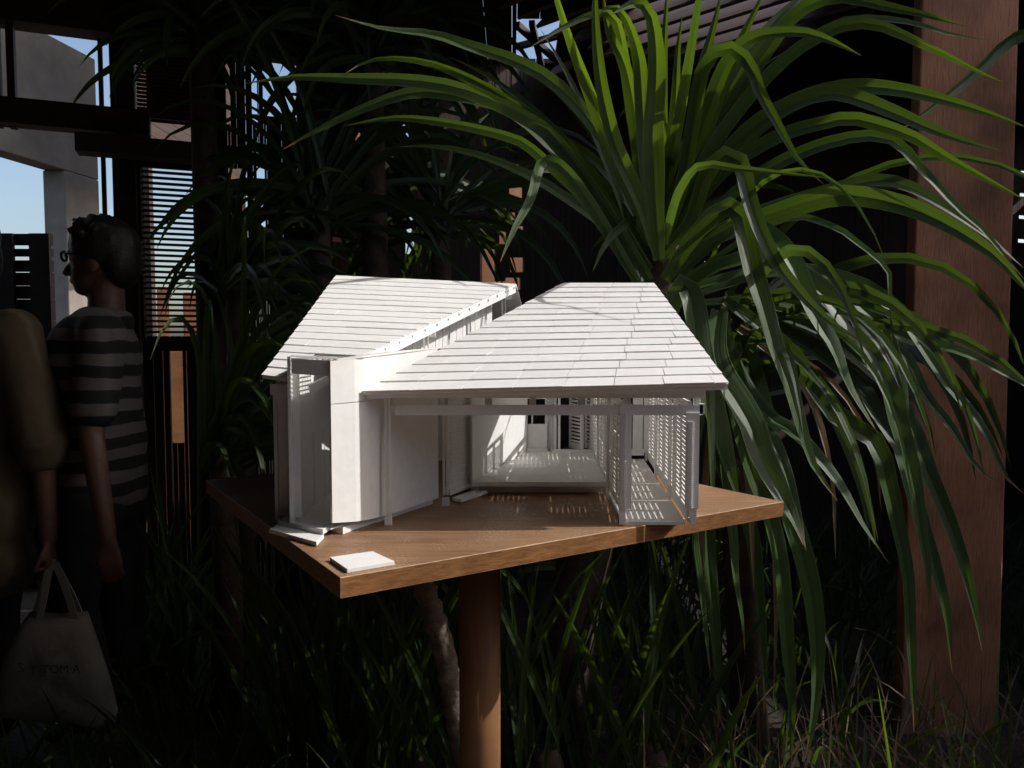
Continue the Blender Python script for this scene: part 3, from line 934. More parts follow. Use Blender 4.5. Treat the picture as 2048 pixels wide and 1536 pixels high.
# entrance tower
bt = [P(665, 1046, 1.205), P(727, 1041, 1.25), P(790, 1026, 1.33), P(877, 996, 1.443)]
tt = [P(665, 722, 1.205), P(727, 716, 1.25), P(790, 708, 1.33), P(881, 698, 1.443)]
md = [lerp(b, t, 0.735) for b, t in zip(bt, tt)]
bt2 = spline(bt, 13); tt2 = spline(tt, 13); md2 = [lerp(b, t, 0.735) for b, t in zip(bt2, tt2)]
for p, q in zip(bt2, tt2): q.x, q.y = p.x, p.y
md2 = [lerp(b, t, 0.735) for b, t in zip(bt2, tt2)]
mb = MB(); mb.wall(bt2, [p - UPZ * 0.0006 for p in md2], 0.004); part('tower_wall', mb, CARD, mod, smooth=False)
mb = MB(); mb.wall([p + UPZ * 0.0006 for p in md2], tt2, 0.004); part('tower_wall', mb, CARD, mod, smooth=False)
# base under the tower
bs = [Vector((p.x, p.y, ZT + 0.0004)) for p in (bt[0] + Vector((0.012, 0.02, 0)), bt[1] + Vector((-0.012, 0.014, 0)), bt[3] + Vector((-0.012, 0.012, 0)), Vector((-0.35, 1.46, 0)), Vector((-0.352, 1.29, 0)))]
mb = MB(); mb.hexa(bs, [p + UPZ * 0.011 for p in bs]); part('tower_base', mb, CL, mod)
fl = [P(582, 1036, 1.238), bt[0] + Vector((-0.004, 0.006, 0)), bt[3] + Vector((-0.01, 0.01, 0)), Vector((-0.2, 1.56, 0)), Vector((-0.366, 1.56, 0))]
fl = [Vector((p.x, p.y, ZT + 0.0135)) for p in fl]
mb = MB(); mb.hexa([p - UPZ * 0.002 for p in fl], fl); part('tower_floor', mb, CL, mod)
zt_top = tt[0].z
mb = MB(); mb.box((-0.3625, 1.395, (ZT + 0.0137 + zt_top) / 2), (0.004, 0.31, zt_top - ZT - 0.0137)); part('tower_wall', mb, CARD, mod)
mb = MB(); mb.box((-0.27, 1.562, (ZT + 0.0137 + zt_top) / 2), (0.195, 0.004, zt_top - ZT - 0.0137)); part('tower_wall', mb, CARD, mod)
mb = MB(); mb.box((-0.3597, 1.38, ZT + 0.08), (0.002, 0.002, 0.135)); mb.box((-0.3597, 1.46, ZT + 0.08), (0.002, 0.002, 0.135)); part('wall_batten', mb, CL, mod)
box_px('jamb', 577, 583, 713, 1037, 1.232, 0.004)
box_px('jamb', 583.5, 601, 745, 1035, 1.255, 0.003)
box_px('jamb', 659, 664.5, 720, 1044, 1.209, 0.003)
mb = MB()
h0, h1 = P(583, 716, 1.228), P(659, 722, 1.211)
k0, k1 = P(583, 747, 1.228), P(659, 753, 1.211)
mb.hexa([k0, k1, k1 + Vector((0, 0.004, 0)), k0 + Vector((0, 0.004, 0))], [h0, h1, h1 + Vector((0, 0.004, 0)), h0 + Vector((0, 0.004, 0))])
part('header', mb, CARD, mod)
# flat roof: slatted over the entrance, closed beyond
zf = zt_top + 0.0012
for k in range(9):
    x = -0.356 + 0.0092 * k
    stick('roof_slat', (x, 1.225, zf + 0.0008), (x, 1.372, zf + 0.0008), 0.0026, 0.0010, CARD, mod)
for k in range(9):
    y = 1.230 + 0.0170 * k
    stick('roof_batten', (-0.3605, y, zf + 0.0020), (-0.277, y, zf + 0.0020), 0.0030, 0.0008, CARD, mod)
fp = [Vector((-0.277, 1.214, 0)), bt[1] + Vector((0.002, -0.002, 0)), bt[2] + Vector((0.002, -0.002, 0)), bt[3] + Vector((0.0, 0.0, 0)), Vector((-0.05, 1.66, 0)), Vector((-0.277, 1.60, 0))]
zz_ = [zt_top + 0.0004, tt[1].z + 0.0006, tt[2].z + 0.0006, tt[3].z + 0.0006, tt[3].z + 0.004, zt_top + 0.006]
mb = MB(); lo = [Vector((p.x, p.y, z)) for p, z in zip(fp, zz_)]
mb.hexa(lo, [p + UPZ * 0.003 for p in lo]); part('flat_roof', mb, CL, mod)
mb = MB()
a, b = P(581, 712, 1.232), P(676, 716, 1.25)
mb.beam(a, b, 0.003, 0.003); part('roof_edge', mb, CL, mod)

# gable wall and barge board of the rear roof
mb = MB()
a, b = SR(1, 0.0) - UPZ * 0.012 + Vector((0.001, 0, 0)), SR(1, 0.985) - UPZ * 0.012 + Vector((0.001, 0, 0))
mb.beam(a, b, 0.004, 0.015); part('barge_board', mb, CARD, mod)
npl = 34
for k in range(npl):
    t0, t1 = 0.30 + 0.66 * k / npl, 0.30 + 0.66 * (k + 1) / npl
    p, q = SR(1, t0) + Vector((-0.05, 0.02, -0.016)), SR(1, t1) + Vector((-0.05, 0.02, -0.016))
    m_ = lerp(p, q, 0.5); zb = ZT + 0.2
    w = (Vector((q.x, q.y, 0)) - Vector((p.x, p.y, 0)))
    stick('gable_board', (m_.x, m_.y, zb), (m_.x, m_.y, p.z), 0.0025 if k % 2 else 0.0035, w.length * 0.9, CARD, mod, up=w.normalized())
for t in (0.47, 0.70, 0.93):
    p = SR(1, t) + Vector((-0.012, 0.006, -0.018))
    stick('post', (p.x, p.y, ZT + 0.2), (p.x, p.y, p.z), 0.004, 0.004, CARD, mod, up=(0, 1, 0))
    stick('post', (p.x + 0.008, p.y, ZT + 0.2), (p.x + 0.008, p.y, p.z), 0.003, 0.003, CARD, mod, up=(0, 1, 0))
    mb = MB(); mb.box((p.x + 0.016, p.y + 0.004, p.z - 0.003), (0.014, 0.008, 0.011)); part('bracket', mb, CARD, mod)
# gable-side brackets under the shingle ends
mb = MB()
for k in range(17):
    p = SR(1, (k + 0.5) / 17) + Vector((0.003, 0, -0.0055))
    mb.box(p, (0.004, 0.006, 0.004))
part('batten_ends', mb, CARD, mod, kind='stuff')

# outer left wall and eave of the rear building
box_px('outer_wall', 557, 577, 768, 1030, 1.30, 0.004)
box_px('post', 548, 555, 768, 1046, 1.298, 0.006)
box_px('beam', 540, 577, 768, 790, 1.293, 0.005)
box_px('bracket', 552, 566, 752, 768, 1.300, 0.03)
box_px('wall_base', 556, 577, 1020, 1027, 1.298, 0.02)
mb = MB(); mb.box((-0.3985, 1.62, ZT + 0.115), (0.004, 0.62, 0.21)); part('outer_wall', mb, CARD, mod)
mb = MB(); mb.box((-0.187, 1.93, ZT + 0.12), (0.42, 0.004, 0.22)); part('outer_wall', mb, CARD, mod)
for yy in (1.45, 1.7, 1.92):
    mb = MB(); mb.box((-0.3985, yy, ZT + 0.005), (0.006, 0.012, 0.0095)); part('post_foot', mb, CARD, mod)

# ------------------------------------------------------------------ the big strap-leaved plant
def K(px):      # a width in photo pixels at distance Y
    return px / FPX
def hero(parent, pts, w, Y0, Y1, tilt=None, mat='leaf', Ym=None, fold=0.20, wave=0.16, n=22):
    k = len(pts)
    out = []
    for i, (x, y) in enumerate(pts):
        t = i / (k - 1)
        Y = lerp(Y0, Y1, t) if Ym is None else (1 - t) ** 2 * Y0 + 2 * t * (1 - t) * Ym + t * t * Y1
        out.append(P(x, y, Y))
    if tilt is None:
        tilt = (random.uniform(-0.5, 0.5), random.uniform(-0.5, 0.5))
    if pts[-1][1] - pts[0][1] > 250:
        tilt = (abs(tilt[0]) + 0.25, abs(tilt[1]) + 0.3)
    Ya = (Y0 + Y1) / 2
    ww = 0.9 * w / FPX * Ya / max(0.6, math.cos((tilt[0] + tilt[1]) / 2))
    return leaf(parent, out, ww, M[mat], tilt, n=n, fold=fold, wave=wave)

big = thing('strap_leaf_plant', 'large plant with long arching sunlit strap leaves behind the white model', 'plant', P(1330, 1500, 2.3) * 1.0)
mb = MB(); mb.tube([P(1120, 1510, 2.32), P(1140, 1250, 2.32), P(1220, 900, 2.32), P(1320, 560, 2.3), P(1330, 470, 2.28)], [0.09, 0.085, 0.075, 0.06, 0.04], 14)
part('trunk', mb, M['bark_dark'], big, smooth=True)
C0 = (1318, 520)
H = [
 # pts from base to tip, width px, Y at base, Y at tip, tilt
 ([C0, (1255, 350), (1187, 249), (1117, 172), (1042, 126), (939, 91), (866, 68), (764, 56), (669, 30)], 32, 2.2, 2.0, (0.5, -0.9)),
 ([(1300, 540), (1200, 390), (1090, 262), (998, 193), (910, 145), (837, 122), (764, 117), (715, 131), (691, 147)], 32, 2.2, 1.95, (-0.2, 0.9)),
 ([(1300, 560), (1200, 400), (1100, 272), (1057, 240), (969, 196), (895, 172), (808, 160), (705, 157), (588, 154), (490, 167)], 36, 2.2, 1.92, (0.3, 0.4)),
 ([(1290, 560), (1190, 400), (1090, 275), (1000, 210), (881, 185), (808, 188), (705, 226), (617, 270), (567, 298)], 34, 2.22, 2.0, (-0.6, 0.3)),
 ([(1290, 570), (1200, 430), (1074, 308), (1027, 278), (910, 249), (793, 236), (687, 252)], 26, 2.3, 2.25, (0.3, 0.4)),
 ([(1290, 590), (1200, 440), (1130, 340), (1085, 325), (1062, 396), (1030, 455), (1000, 525)], 30, 2.2, 1.9, (0.0, 0.3)),
 ([C0, (1250, 370), (1202, 249), (1158, 132), (1132, 59), (1111, -10), (1085, -90)], 30, 2.2, 2.0, (0.7, 0.5)),
 ([C0, (1280, 400), (1231, 287), (1205, 180), (1194, 88), (1190, 0), (1192, -80)], 34, 2.12, 1.9, (-0.3, -0.2)),
 ([C0, (1275, 300), (1250, 130), (1230, 40), (1190, 27), (1117, 60), (1061, 94)], 28, 2.25, 1.95, (0.2, 0.5)),
 ([C0, (1290, 380), (1272, 250), (1249, 130), (1217, 60), (1205, -20)], 38, 2.15, 2.1, (0.3, 0.1)),
 ([C0, (1305, 400), (1293, 300), (1285, 200), (1276, 110), (1250, 35), (1225, 12), (1195, 30)], 42, 2.12, 2.0, (-0.3, 0.2)),
 ([C0, (1310, 400), (1307, 264), (1313, 170), (1312, 95), (1303, 35), (1285, 8), (1258, 10), (1222, 29)], 50, 2.05, 1.9, (0.1, -0.2)),
 ([C0, (1330, 420), (1340, 320), (1350, 200), (1356, 100), (1364, 30)], 26, 2.2, 2.2, (0.2, 0.2)),
 ([C0, (1325, 300), (1327, 150), (1331, 40), (1338, -60)], 22, 2.28, 2.25, (0.3, 0.1)),
 ([C0, (1350, 420), (1378, 310), (1392, 225), (1403, 140), (1424, 65), (1447, -30)], 32, 2.18, 2.15, (0.2, -0.2)),
 ([C0, (1360, 410), (1398, 315), (1424, 225), (1456, 138), (1494, 55), (1535, -30)], 36, 2.2, 2.15, (-0.3, 0.2)),
 ([C0, (1370, 420), (1425, 264), (1457, 176), (1513, 88), (1555, 35), (1620, -25)], 40, 2.22, 2.3, (0.3, 0.3)),
 ([C0, (1362, 380), (1385, 250), (1405, 140), (1436, 98), (1469, 99), (1500, 130), (1521, 185), (1557, 250), (1597, 320), (1647, 368)], 34, 2.15, 1.85, (0.1, 0.2)),
 ([C0, (1380, 440), (1412, 350), (1450, 308), (1482, 325), (1500, 400), (1526, 470), (1565, 541), (1624, 611), (1668, 649), (1745, 697)], 38, 2.12, 1.85, (-0.2, 0.5)),
 ([(1330, 560), (1390, 470), (1440, 420), (1476, 418), (1494, 470), (1507, 538), (1527, 600), (1553, 693), (1580, 766), (1603, 850), (1628, 930), (1676, 1002)], 46, 2.1, 1.8, (0.0, -0.3)),
 ([(1340, 560), (1440, 470), (1500, 450), (1545, 474), (1580, 510), (1605, 565), (1637, 636), (1671, 693), (1697, 766), (1726, 819), (1758, 869)], 42, 2.15, 1.9, (0.2, -0.6)),
 ([(1350, 580), (1460, 520), (1560, 520), (1625, 563), (1670, 602), (1712, 655), (1755, 710), (1783, 770), (1800, 850), (1829, 950), (1845, 1064), (1858, 1150), (1854, 1240)], 48, 2.2, 1.95, (-0.4, 0.3)),
 ([(1360, 580), (1520, 540), (1650, 560), (1726, 612), (1764, 652), (1797, 722), (1812, 800), (1818, 880)], 30, 2.3, 2.1, (0.7, 0.4)),
 ([(1360, 560), (1560, 440), (1660, 450), (1712, 482), (1773, 535), (1780, 580), (1783, 664), (1784, 690)], 16, 2.25, 2.1, (0.5, 0.3)),
 ([(1360, 600), (1560, 540), (1700, 560), (1782, 606), (1823, 652), (1858, 708), (1902, 775), (1946, 825), (1978, 875), (2010, 950), (2050, 990)], 32, 2.25, 2.0, (0.6, 0.2)),
 ([(1360, 610), (1560, 600), (1740, 645), (1835, 682), (1887, 690), (1946, 711), (2005, 743), (2060, 775), (2110, 830)], 32, 2.3, 2.05, (0.6, 0.5)),
 ([(1340, 520), (1440, 470), (1539, 432), (1624, 402), (1682, 391), (1741, 395), (1814, 412), (1880, 440), (1940, 475), (2000, 520), (2070, 600)], 50, 2.2, 1.8, (-0.3, 0.2)),
 ([(1340, 510), (1480, 440), (1590, 400), (1682, 374), (1741, 359), (1800, 365), (1858, 392), (1920, 432), (1985, 480), (2046, 535)], 30, 2.3, 2.1, (0.3, 0.9)),
 ([(1345, 500), (1500, 360), (1640, 290), (1750, 270), (1800, 288), (1829, 322), (1873, 366), (1917, 416), (1960, 452), (2050, 560)], 28, 2.3, 2.0, (0.2, 0.7)),
 ([(1345, 480), (1440, 350), (1550, 275), (1647, 245), (1700, 236), (1756, 248), (1829, 275), (1887, 312), (1961, 352), (2050, 400)], 34, 2.25, 1.95, (0.5, -0.2)),
 ([(1340, 470), (1420, 350), (1490, 265), (1553, 220), (1609, 196), (1668, 184), (1726, 199), (1800, 229), (1873, 261), (1946, 287), (2005, 302)], 40, 2.2, 1.95, (0.4, 0.5)),
 ([(1345, 470), (1480, 290), (1560, 220), (1630, 188), (1712, 172), (1800, 179), (1887, 199), (1975, 226), (2055, 255)], 40, 2.3, 2.1, (-0.3, 0.2)),
 ([(1340, 460), (1420, 300), (1510, 180), (1580, 110), (1647, 67), (1705, 46), (1770, 54), (1829, 82), (1887, 108), (1946, 138), (2005, 164)], 32, 2.2, 1.95, (0.3, -0.4)),
 ([(1340, 450), (1430, 270), (1520, 120), (1600, 20), (1680, -6), (1770, 12), (1844, 28), (1934, 53)], 36, 2.25, 2.0, (0.2, 0.1)),
 ([(1340, 450), (1460, 250), (1580, 110), (1680, 45), (1759, 37), (1829, 46), (1902, 68), (1975, 80)], 22, 2.35, 2.2, (0.7, 0.6)),
 ([(1335, 440), (1400, 260), (1450, 130), (1490, 82), (1536, 66), (1609, 64), (1668, 84), (1722, 111)], 34, 2.15, 1.9, (0.8, 0.2)),
]
for i, (pts, w, y0, y1, tl) in enumerate(H):
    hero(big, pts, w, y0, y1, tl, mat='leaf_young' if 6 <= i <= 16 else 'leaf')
# leaf that leans towards the camera and throws the thin shadow over the right roof
def on_roof(px, py):
    d = ray(px, py)
    return EYE + d * ((FA - EYE).dot(nF) / d.dot(nF))
leaf(big, [P(1325, 520, 2.2), P(1340, 440, 1.98), P(1362, 375, 1.78)] + [on_roof(*q) + SDIR * 0.46 for q in ((1068, 600), (1120, 611), (1190, 628), (1290, 655))],
     0.024, M['leaf'], (0.4, 0.4), wave=0.05)
# dark inner leaves filling the heart of the plant
rnd = random.Random(11)
cc = P(1320, 500, 2.3)
for k in range(20):
    az = rnd.uniform(-0.3, math.pi + 0.3) if k % 4 else rnd.uniform(0, 6.28)
    el = rnd.uniform(0.5, 1.35)
    L = rnd.uniform(0.55, 1.0)
    c = cc + Vector((rnd.uniform(-.05, .06), rnd.uniform(-.02, .12), rnd.uniform(-.12, .03)))
    pts = arching(c, az, el, L, rnd.uniform(0.6, 2.0), side=rnd.uniform(-.3, .3))
    leaf(big, pts, rnd.uniform(0.022, 0.038), M['leaf'], (rnd.uniform(-.7, .7), rnd.uniform(-.7, .7)), n=12, wave=0.1)

low = thing('drooping_strap_plant', 'plant of broad hanging strap leaves beside the right end of the table', 'plant', P(1560, 1500, 2.2))
D0 = (1440, 620)
HL = [
 ([(1340, 640), (1350, 590), (1368, 566), (1384, 590), (1395, 640), (1402, 690), (1420, 780), (1452, 900), (1480, 1010)], 56, 2.1, 1.95, (0.35, 0.1)),
 ([D0, (1432, 690), (1446, 745), (1480, 800), (1506, 850), (1523, 905), (1559, 978), (1588, 1034), (1607, 1090)], 64, 2.1, 1.85, (0.3, -0.2)),
 ([D0, (1470, 740), (1512, 840), (1545, 875), (1574, 948), (1597, 1034), (1612, 1100)], 36, 2.2, 1.9, (0.1, -0.3)),
 ([D0, (1480, 740), (1533, 823), (1580, 856), (1624, 897), (1682, 970), (1726, 1049), (1779, 1128)], 28, 2.25, 1.9, (0.3, 0.7)),
 ([(1450, 600), (1560, 680), (1630, 770), (1685, 842), (1730, 862), (1762, 900), (1781, 976), (1800, 1064), (1817, 1152), (1822, 1257), (1828, 1394), (1828, 1465)], 42, 2.2, 1.9, (0.1, 0.4)),
 ([(1450, 600), (1620, 690), (1720, 770), (1764, 838), (1800, 888), (1822, 961), (1845, 1049), (1873, 1137), (1895, 1230), (1905, 1352)], 40, 2.3, 1.95, (-0.3, 0.3)),
 ([(1450, 590), (1640, 660), (1770, 760), (1825, 847), (1858, 940), (1902, 1049), (1931, 1137), (1952, 1225), (1965, 1305)], 42, 2.3, 1.95, (-0.4, 0.1)),
 ([(1450, 590), (1680, 640), (1797, 690), (1852, 790), (1895, 842), (1925, 888), (1955, 935), (1999, 970)], 28, 2.3, 2.1, (0.5, 0.3)),
 ([D0, (1470, 800), (1505, 930), (1545, 1043), (1562, 1122), (1571, 1210), (1576, 1300), (1584, 1394), (1582, 1536)], 42, 2.15, 2.0, (0.3, 0.0)),
 ([D0, (1500, 850), (1570, 1000), (1610, 1120), (1630, 1220), (1636, 1320), (1630, 1420), (1610, 1530)], 48, 2.25, 2.05, (-0.5, 0.2)),
 ([D0, (1440, 800), (1455, 960), (1468, 1086), (1472, 1154), (1485, 1240), (1490, 1310)], 26, 2.2, 2.0, (0.2, 0.4)),
 ([D0, (1390, 900), (1392, 1086), (1403, 1171), (1415, 1291), (1421, 1352)], 22, 2.2, 2.05, (0.4, 0.5)),
 ([D0, (1420, 900), (1418, 1080), (1430, 1250), (1438, 1400), (1436, 1460)], 34, 2.3, 2.15, (-0.5, -0.3)),
 ([D0, (1440, 900), (1500, 1050), (1520, 1200), (1530, 1340), (1528, 1430)], 34, 2.4, 2.3, (-0.5, 0.3)),
 ([(1450, 600), (1560, 700), (1650, 800), (1700, 900), (1730, 1000), (1740, 1100)], 30, 2.45, 2.3, (-0.5, 0.3)),
 ([(1450, 600), (1500, 720), (1540, 860), (1550, 960), (1548, 1050)], 44, 2.35, 2.25, (-0.3, 0.5)),
]
for pts, w, y0, y1, tl in HL:
    hero(low, pts, w, y0, y1, tl)
for k in range(6):
    c = P(1450, 600, 2.4) + Vector((rnd.uniform(-.1, .1), rnd.uniform(-.02, .15), rnd.uniform(-.25, .05)))
    leaf(low, arching(c, rnd.uniform(-1.5, 0.7), rnd.uniform(0.3, 1.1), rnd.uniform(0.7, 1.25), rnd.uniform(2.6, 4.4), n=9, side=rnd.uniform(-.3, .3)), rnd.uniform(0.014, 0.028), M['leaf'], (rnd.uniform(-.2, .9), rnd.uniform(-.2, .9)), n=14, fold=0.2)
for k in range(22):
    az = rnd.uniform(-2.4, 0.9)
    c = P(1450, 640, 2.4) + Vector((rnd.uniform(-.08, .08), rnd.uniform(0, .1), rnd.uniform(-.3, .05)))
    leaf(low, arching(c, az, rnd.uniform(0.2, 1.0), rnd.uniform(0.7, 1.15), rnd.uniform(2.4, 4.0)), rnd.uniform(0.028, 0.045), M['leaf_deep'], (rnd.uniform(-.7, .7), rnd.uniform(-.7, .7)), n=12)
for pts, w in (([(1450, 640), (1480, 800), (1500, 1000), (1508, 1180)], 18), ([(1440, 640), (1420, 860), (1404, 1060), (1412, 1230)], 16),
               ([(1450, 640), (1600, 760), (1660, 930), (1672, 1120)], 15), ([(1440, 640), (1530, 900), (1552, 1180), (1546, 1420)], 14), ([(1460, 640), (1660, 760), (1745, 900), (1763, 1030)], 13)):
    o = leaf(low, [P(x, y, 2.32 - 0.05 * i) for i, (x, y) in enumerate(pts)], w / FPX * 2.2, M['grass_dry'], (rnd.uniform(-.6, .6), rnd.uniform(-.9, .9)), n=14, fold=0.3, wave=0.4, name='dry_leaf')
mb = MB(); mb.tube([P(1500, 1530, 2.45), P(1480, 1100, 2.42), P(1450, 620, 2.4)], [0.06, 0.055, 0.035], 12)
part('trunk', mb, M['bark_dark'], low, smooth=True)

# leaf from beyond the frame crossing the reddish post
rt = thing('strap_leaf_plant', 'plant off the right edge whose dark leaf crosses the reddish post', 'plant', (2.25, 2.3, 0))
hero(rt, [(2500, -100), (2250, 20), (2046, 70), (1975, 126), (1917, 176), (1844, 231), (1800, 260)], 32, 2.4, 2.3, (0.4, 0.3))
for k in range(14):
    leaf(rt, arching(Vector((2.3, 2.25, 1.75)), rnd.uniform(0, 6.28), rnd.uniform(.5, 1.3), rnd.uniform(.5, .9), rnd.uniform(1, 2)), 0.035, M['leaf'], (rnd.uniform(-.5, .5), rnd.uniform(-.5, .5)), n=10)
mb = MB(); mb.tube([(2.25, 2.3, 0), (2.3, 2.25, 1.8)], [0.06, 0.05], 10); part('trunk', mb, M['bark_dark'], rt, smooth=True)

# ------------------------------------------------------------------ shaded plants in the background and under the table
def rosette(name, label, c, n, L, w, elr, drr, seed, mat='leaf_deep', azr=(0, 6.28), spread=0.06, base=None, group=None, tr=0.05, nseg=10):
    rn = random.Random(seed)
    b = Vector((c.x, c.y, 0)) if base is None else base
    t = thing(name, label, 'plant', b, group)
    if c.z - b.z > 0.12:
        mb = MB(); mb.tube([b, lerp(b, c, 0.5) + Vector((0.02, 0.0, 0)), c], [tr * 1.15, tr, tr * 0.8], 12)
        part('trunk', mb, M['bark_dark'], t, smooth=True)
    for k in range(n):
        az = rn.uniform(*azr)
        cc_ = c + Vector((rn.uniform(-spread, spread), rn.uniform(-spread, spread), rn.uniform(-spread * 1.5, spread)))
        cc_.z = max(cc_.z, 0.01)
        pts = arching(cc_, az, rn.uniform(*elr), L * rn.uniform(0.65, 1.1), rn.uniform(*drr), side=rn.uniform(-.4, .4))
        leaf(t, pts, w * rn.uniform(0.7, 1.2), M[mat], (rn.uniform(-.8, .8), rn.uniform(-.8, .8)), n=nseg, wave=0.1)
    return t
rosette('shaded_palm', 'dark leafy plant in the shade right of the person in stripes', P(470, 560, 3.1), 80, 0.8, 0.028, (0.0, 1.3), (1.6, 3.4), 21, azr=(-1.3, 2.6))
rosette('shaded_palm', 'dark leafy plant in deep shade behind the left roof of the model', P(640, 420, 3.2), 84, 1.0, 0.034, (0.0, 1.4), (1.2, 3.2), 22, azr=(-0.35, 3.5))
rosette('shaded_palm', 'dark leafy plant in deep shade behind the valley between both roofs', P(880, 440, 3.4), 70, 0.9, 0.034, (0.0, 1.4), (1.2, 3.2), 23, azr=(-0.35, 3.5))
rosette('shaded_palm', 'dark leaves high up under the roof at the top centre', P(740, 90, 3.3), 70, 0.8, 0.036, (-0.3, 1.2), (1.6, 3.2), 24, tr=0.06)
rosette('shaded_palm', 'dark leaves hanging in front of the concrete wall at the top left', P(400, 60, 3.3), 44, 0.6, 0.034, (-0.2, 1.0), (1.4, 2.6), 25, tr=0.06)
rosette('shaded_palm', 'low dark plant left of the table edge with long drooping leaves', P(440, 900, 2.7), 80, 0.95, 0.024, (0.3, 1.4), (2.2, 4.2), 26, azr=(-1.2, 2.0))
rosette('understory_plant', 'thin bladed plant under the near corner of the table', P(640, 1500, 2.3), 46, 0.75, 0.02, (1.1, 1.5), (0.2, 0.9), 27, 'leaf_fine', spread=0.14)
rosette('understory_plant', 'thin bladed plant just left of the round table post', P(830, 1500, 2.2), 46, 0.7, 0.02, (1.1, 1.5), (0.2, 0.9), 28, 'leaf_fine', spread=0.14)
rosette('understory_plant', 'thin bladed plant just right of the round table post', P(1090, 1500, 2.15), 34, 0.75, 0.018, (1.1, 1.5), (0.2, 0.9), 29, 'leaf_fine', spread=0.14)
rosette('understory_plant', 'thin bladed plant below the right end of the table', P(1300, 1500, 2.2), 24, 0.8, 0.022, (1.1, 1.5), (0.2, 0.9), 30, 'leaf_fine', spread=0.15)
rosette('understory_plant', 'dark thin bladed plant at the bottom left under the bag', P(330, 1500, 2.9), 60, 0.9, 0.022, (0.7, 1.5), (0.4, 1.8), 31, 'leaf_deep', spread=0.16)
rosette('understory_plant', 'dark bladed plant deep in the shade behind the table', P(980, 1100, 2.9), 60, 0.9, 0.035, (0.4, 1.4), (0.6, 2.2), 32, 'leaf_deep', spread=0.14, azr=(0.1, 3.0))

# pale leaning trunk left of the table post
tk = thing('leaning_trunk', 'pale scarred trunk leaning behind the round table post', 'trunk', P(960, 1530, 1.98))
mb = MB()
pts = spline([P(930, 1530, 1.98), P(905, 1390, 1.98), P(885, 1290, 1.98), P(858, 1205, 1.98), P(835, 1130, 2.0)], 40)
mb.tube(pts, [0.030 * (1 + 0.10 * math.sin(j * 1.9) + 0.06 * math.sin(j * 4.1)) for j in range(40)], 16)
part('stem', mb, M['bark'], tk, smooth=True)
for k in range(12):
    leaf(tk, arching(pts[-1], rnd.uniform(0, 6.28), rnd.uniform(0, 1.0), rnd.uniform(.25, .45), rnd.uniform(1, 3)), 0.02, M['leaf_fine'], (rnd.uniform(-.6, .6), 0.3), n=8)

# grasses, nobody could count them
def grass(name, label, n, xr, yr, hr, w, mat, seed, lean=0.6):
    rn = random.Random(seed); mb = MB(); uvs = []
    for k in range(n):
        c = Vector((rn.uniform(*xr), rn.uniform(*yr), 0))
        pts = arching(c, rn.uniform(0, 6.28), rn.uniform(0.75, 1.5), rn.uniform(*hr), rn.uniform(0.1, 2.2) * lean * 1.5, n=5)
        ribbon(mb, spline(pts, 7), w * rn.uniform(.6, 1.3), rn.uniform(-.8, .8), rn.uniform(-.8, .8), 0.1, uvs)
    o = part(name, mb, M[mat], None, smooth=True, uvs=uvs)
    return tag(o, label, 'grass', kind='stuff')
grass('dry_grass', 'dry straw coloured grass blades at the foot of the reddish post', 240, (0.35, 1.75), (1.95, 2.5), (0.15, 0.5), 0.006, 'grass_dry', 41)
grass('green_grass', 'bright green grass blades at the lower right', 70, (1.0, 1.8), (1.8, 2.4), (0.2, 0.5), 0.009, 'grass_green', 42, lean=0.4)
grass('ground_cover', 'dark low leaves covering the ground under the table', 900, (-1.6, 1.2), (1.7, 3.2), (0.12, 0.42), 0.010, 'leaf_fine', 43)

grass('ground_cover', 'dark low leaves on the ground before the plank wall at the right', 1100, (0.4, 3.4), (2.75, 4.9), (0.15, 0.5), 0.014, 'leaf_deep', 44)

# ------------------------------------------------------------------ people
def capsules(items):
    """items: (p, q, r0, r1) tapered limbs or (c, (rx, ry, rz), rz_angle) ellipsoids -> one mesh of overlapping lumps"""
    mb = MB()
    for it in items:
        if len(it) == 4:
            p, q, r0, r1 = Vector(it[0]), Vector(it[1]), it[2], it[3]
            d = (q - p); L = max(d.length, 1e-5); dn = d / L
            pts, rad = [], []
            for k in range(4):
                t = math.pi / 2 * k / 4
                pts.append(p - dn * r0 * math.cos(t)); rad.append(max(r0 * math.sin(t), 0.0006))
            for k in range(5):
                pts.append(lerp(p, q, k / 4)); rad.append(lerp(r0, r1, k / 4))
            for k in range(1, 5):
                t = math.pi / 2 * k / 4
                pts.append(q + dn * r1 * math.sin(t)); rad.append(max(r1 * math.cos(t), 0.0006))
            mb.tube(pts, rad, 14)
        else:
            c, (rx, ry, rz), ang = Vector(it[0]), it[1], it[2]
            rot = Matrix.Rotation(ang, 3, 'Z'); i0 = len(mb.v); A, B = 16, 10
            mb.v.append(c + Vector((0, 0, -rz)))
            for a in range(1, B):
                ph = -math.pi / 2 + math.pi * a / B
                for b in range(A):
                    th_ = 2 * math.pi * b / A
                    mb.v.append(c + rot @ Vector((rx * math.cos(ph) * math.cos(th_), ry * math.cos(ph) * math.sin(th_), rz * math.sin(ph))))
            mb.v.append(c + Vector((0, 0, rz)))
            top_ = len(mb.v) - 1
            for b in range(A):
                mb.f.append((i0, i0 + 1 + (b + 1) % A, i0 + 1 + b))
                mb.f.append((top_, top_ - A + b, top_ - A + (b + 1) % A))
            for a in range(B - 2):
                for b in range(A):
                    s = i0 + 1 + a * A
                    mb.f.append((s + b, s + (b + 1) % A, s + A + (b + 1) % A, s + A + b))
    return mb

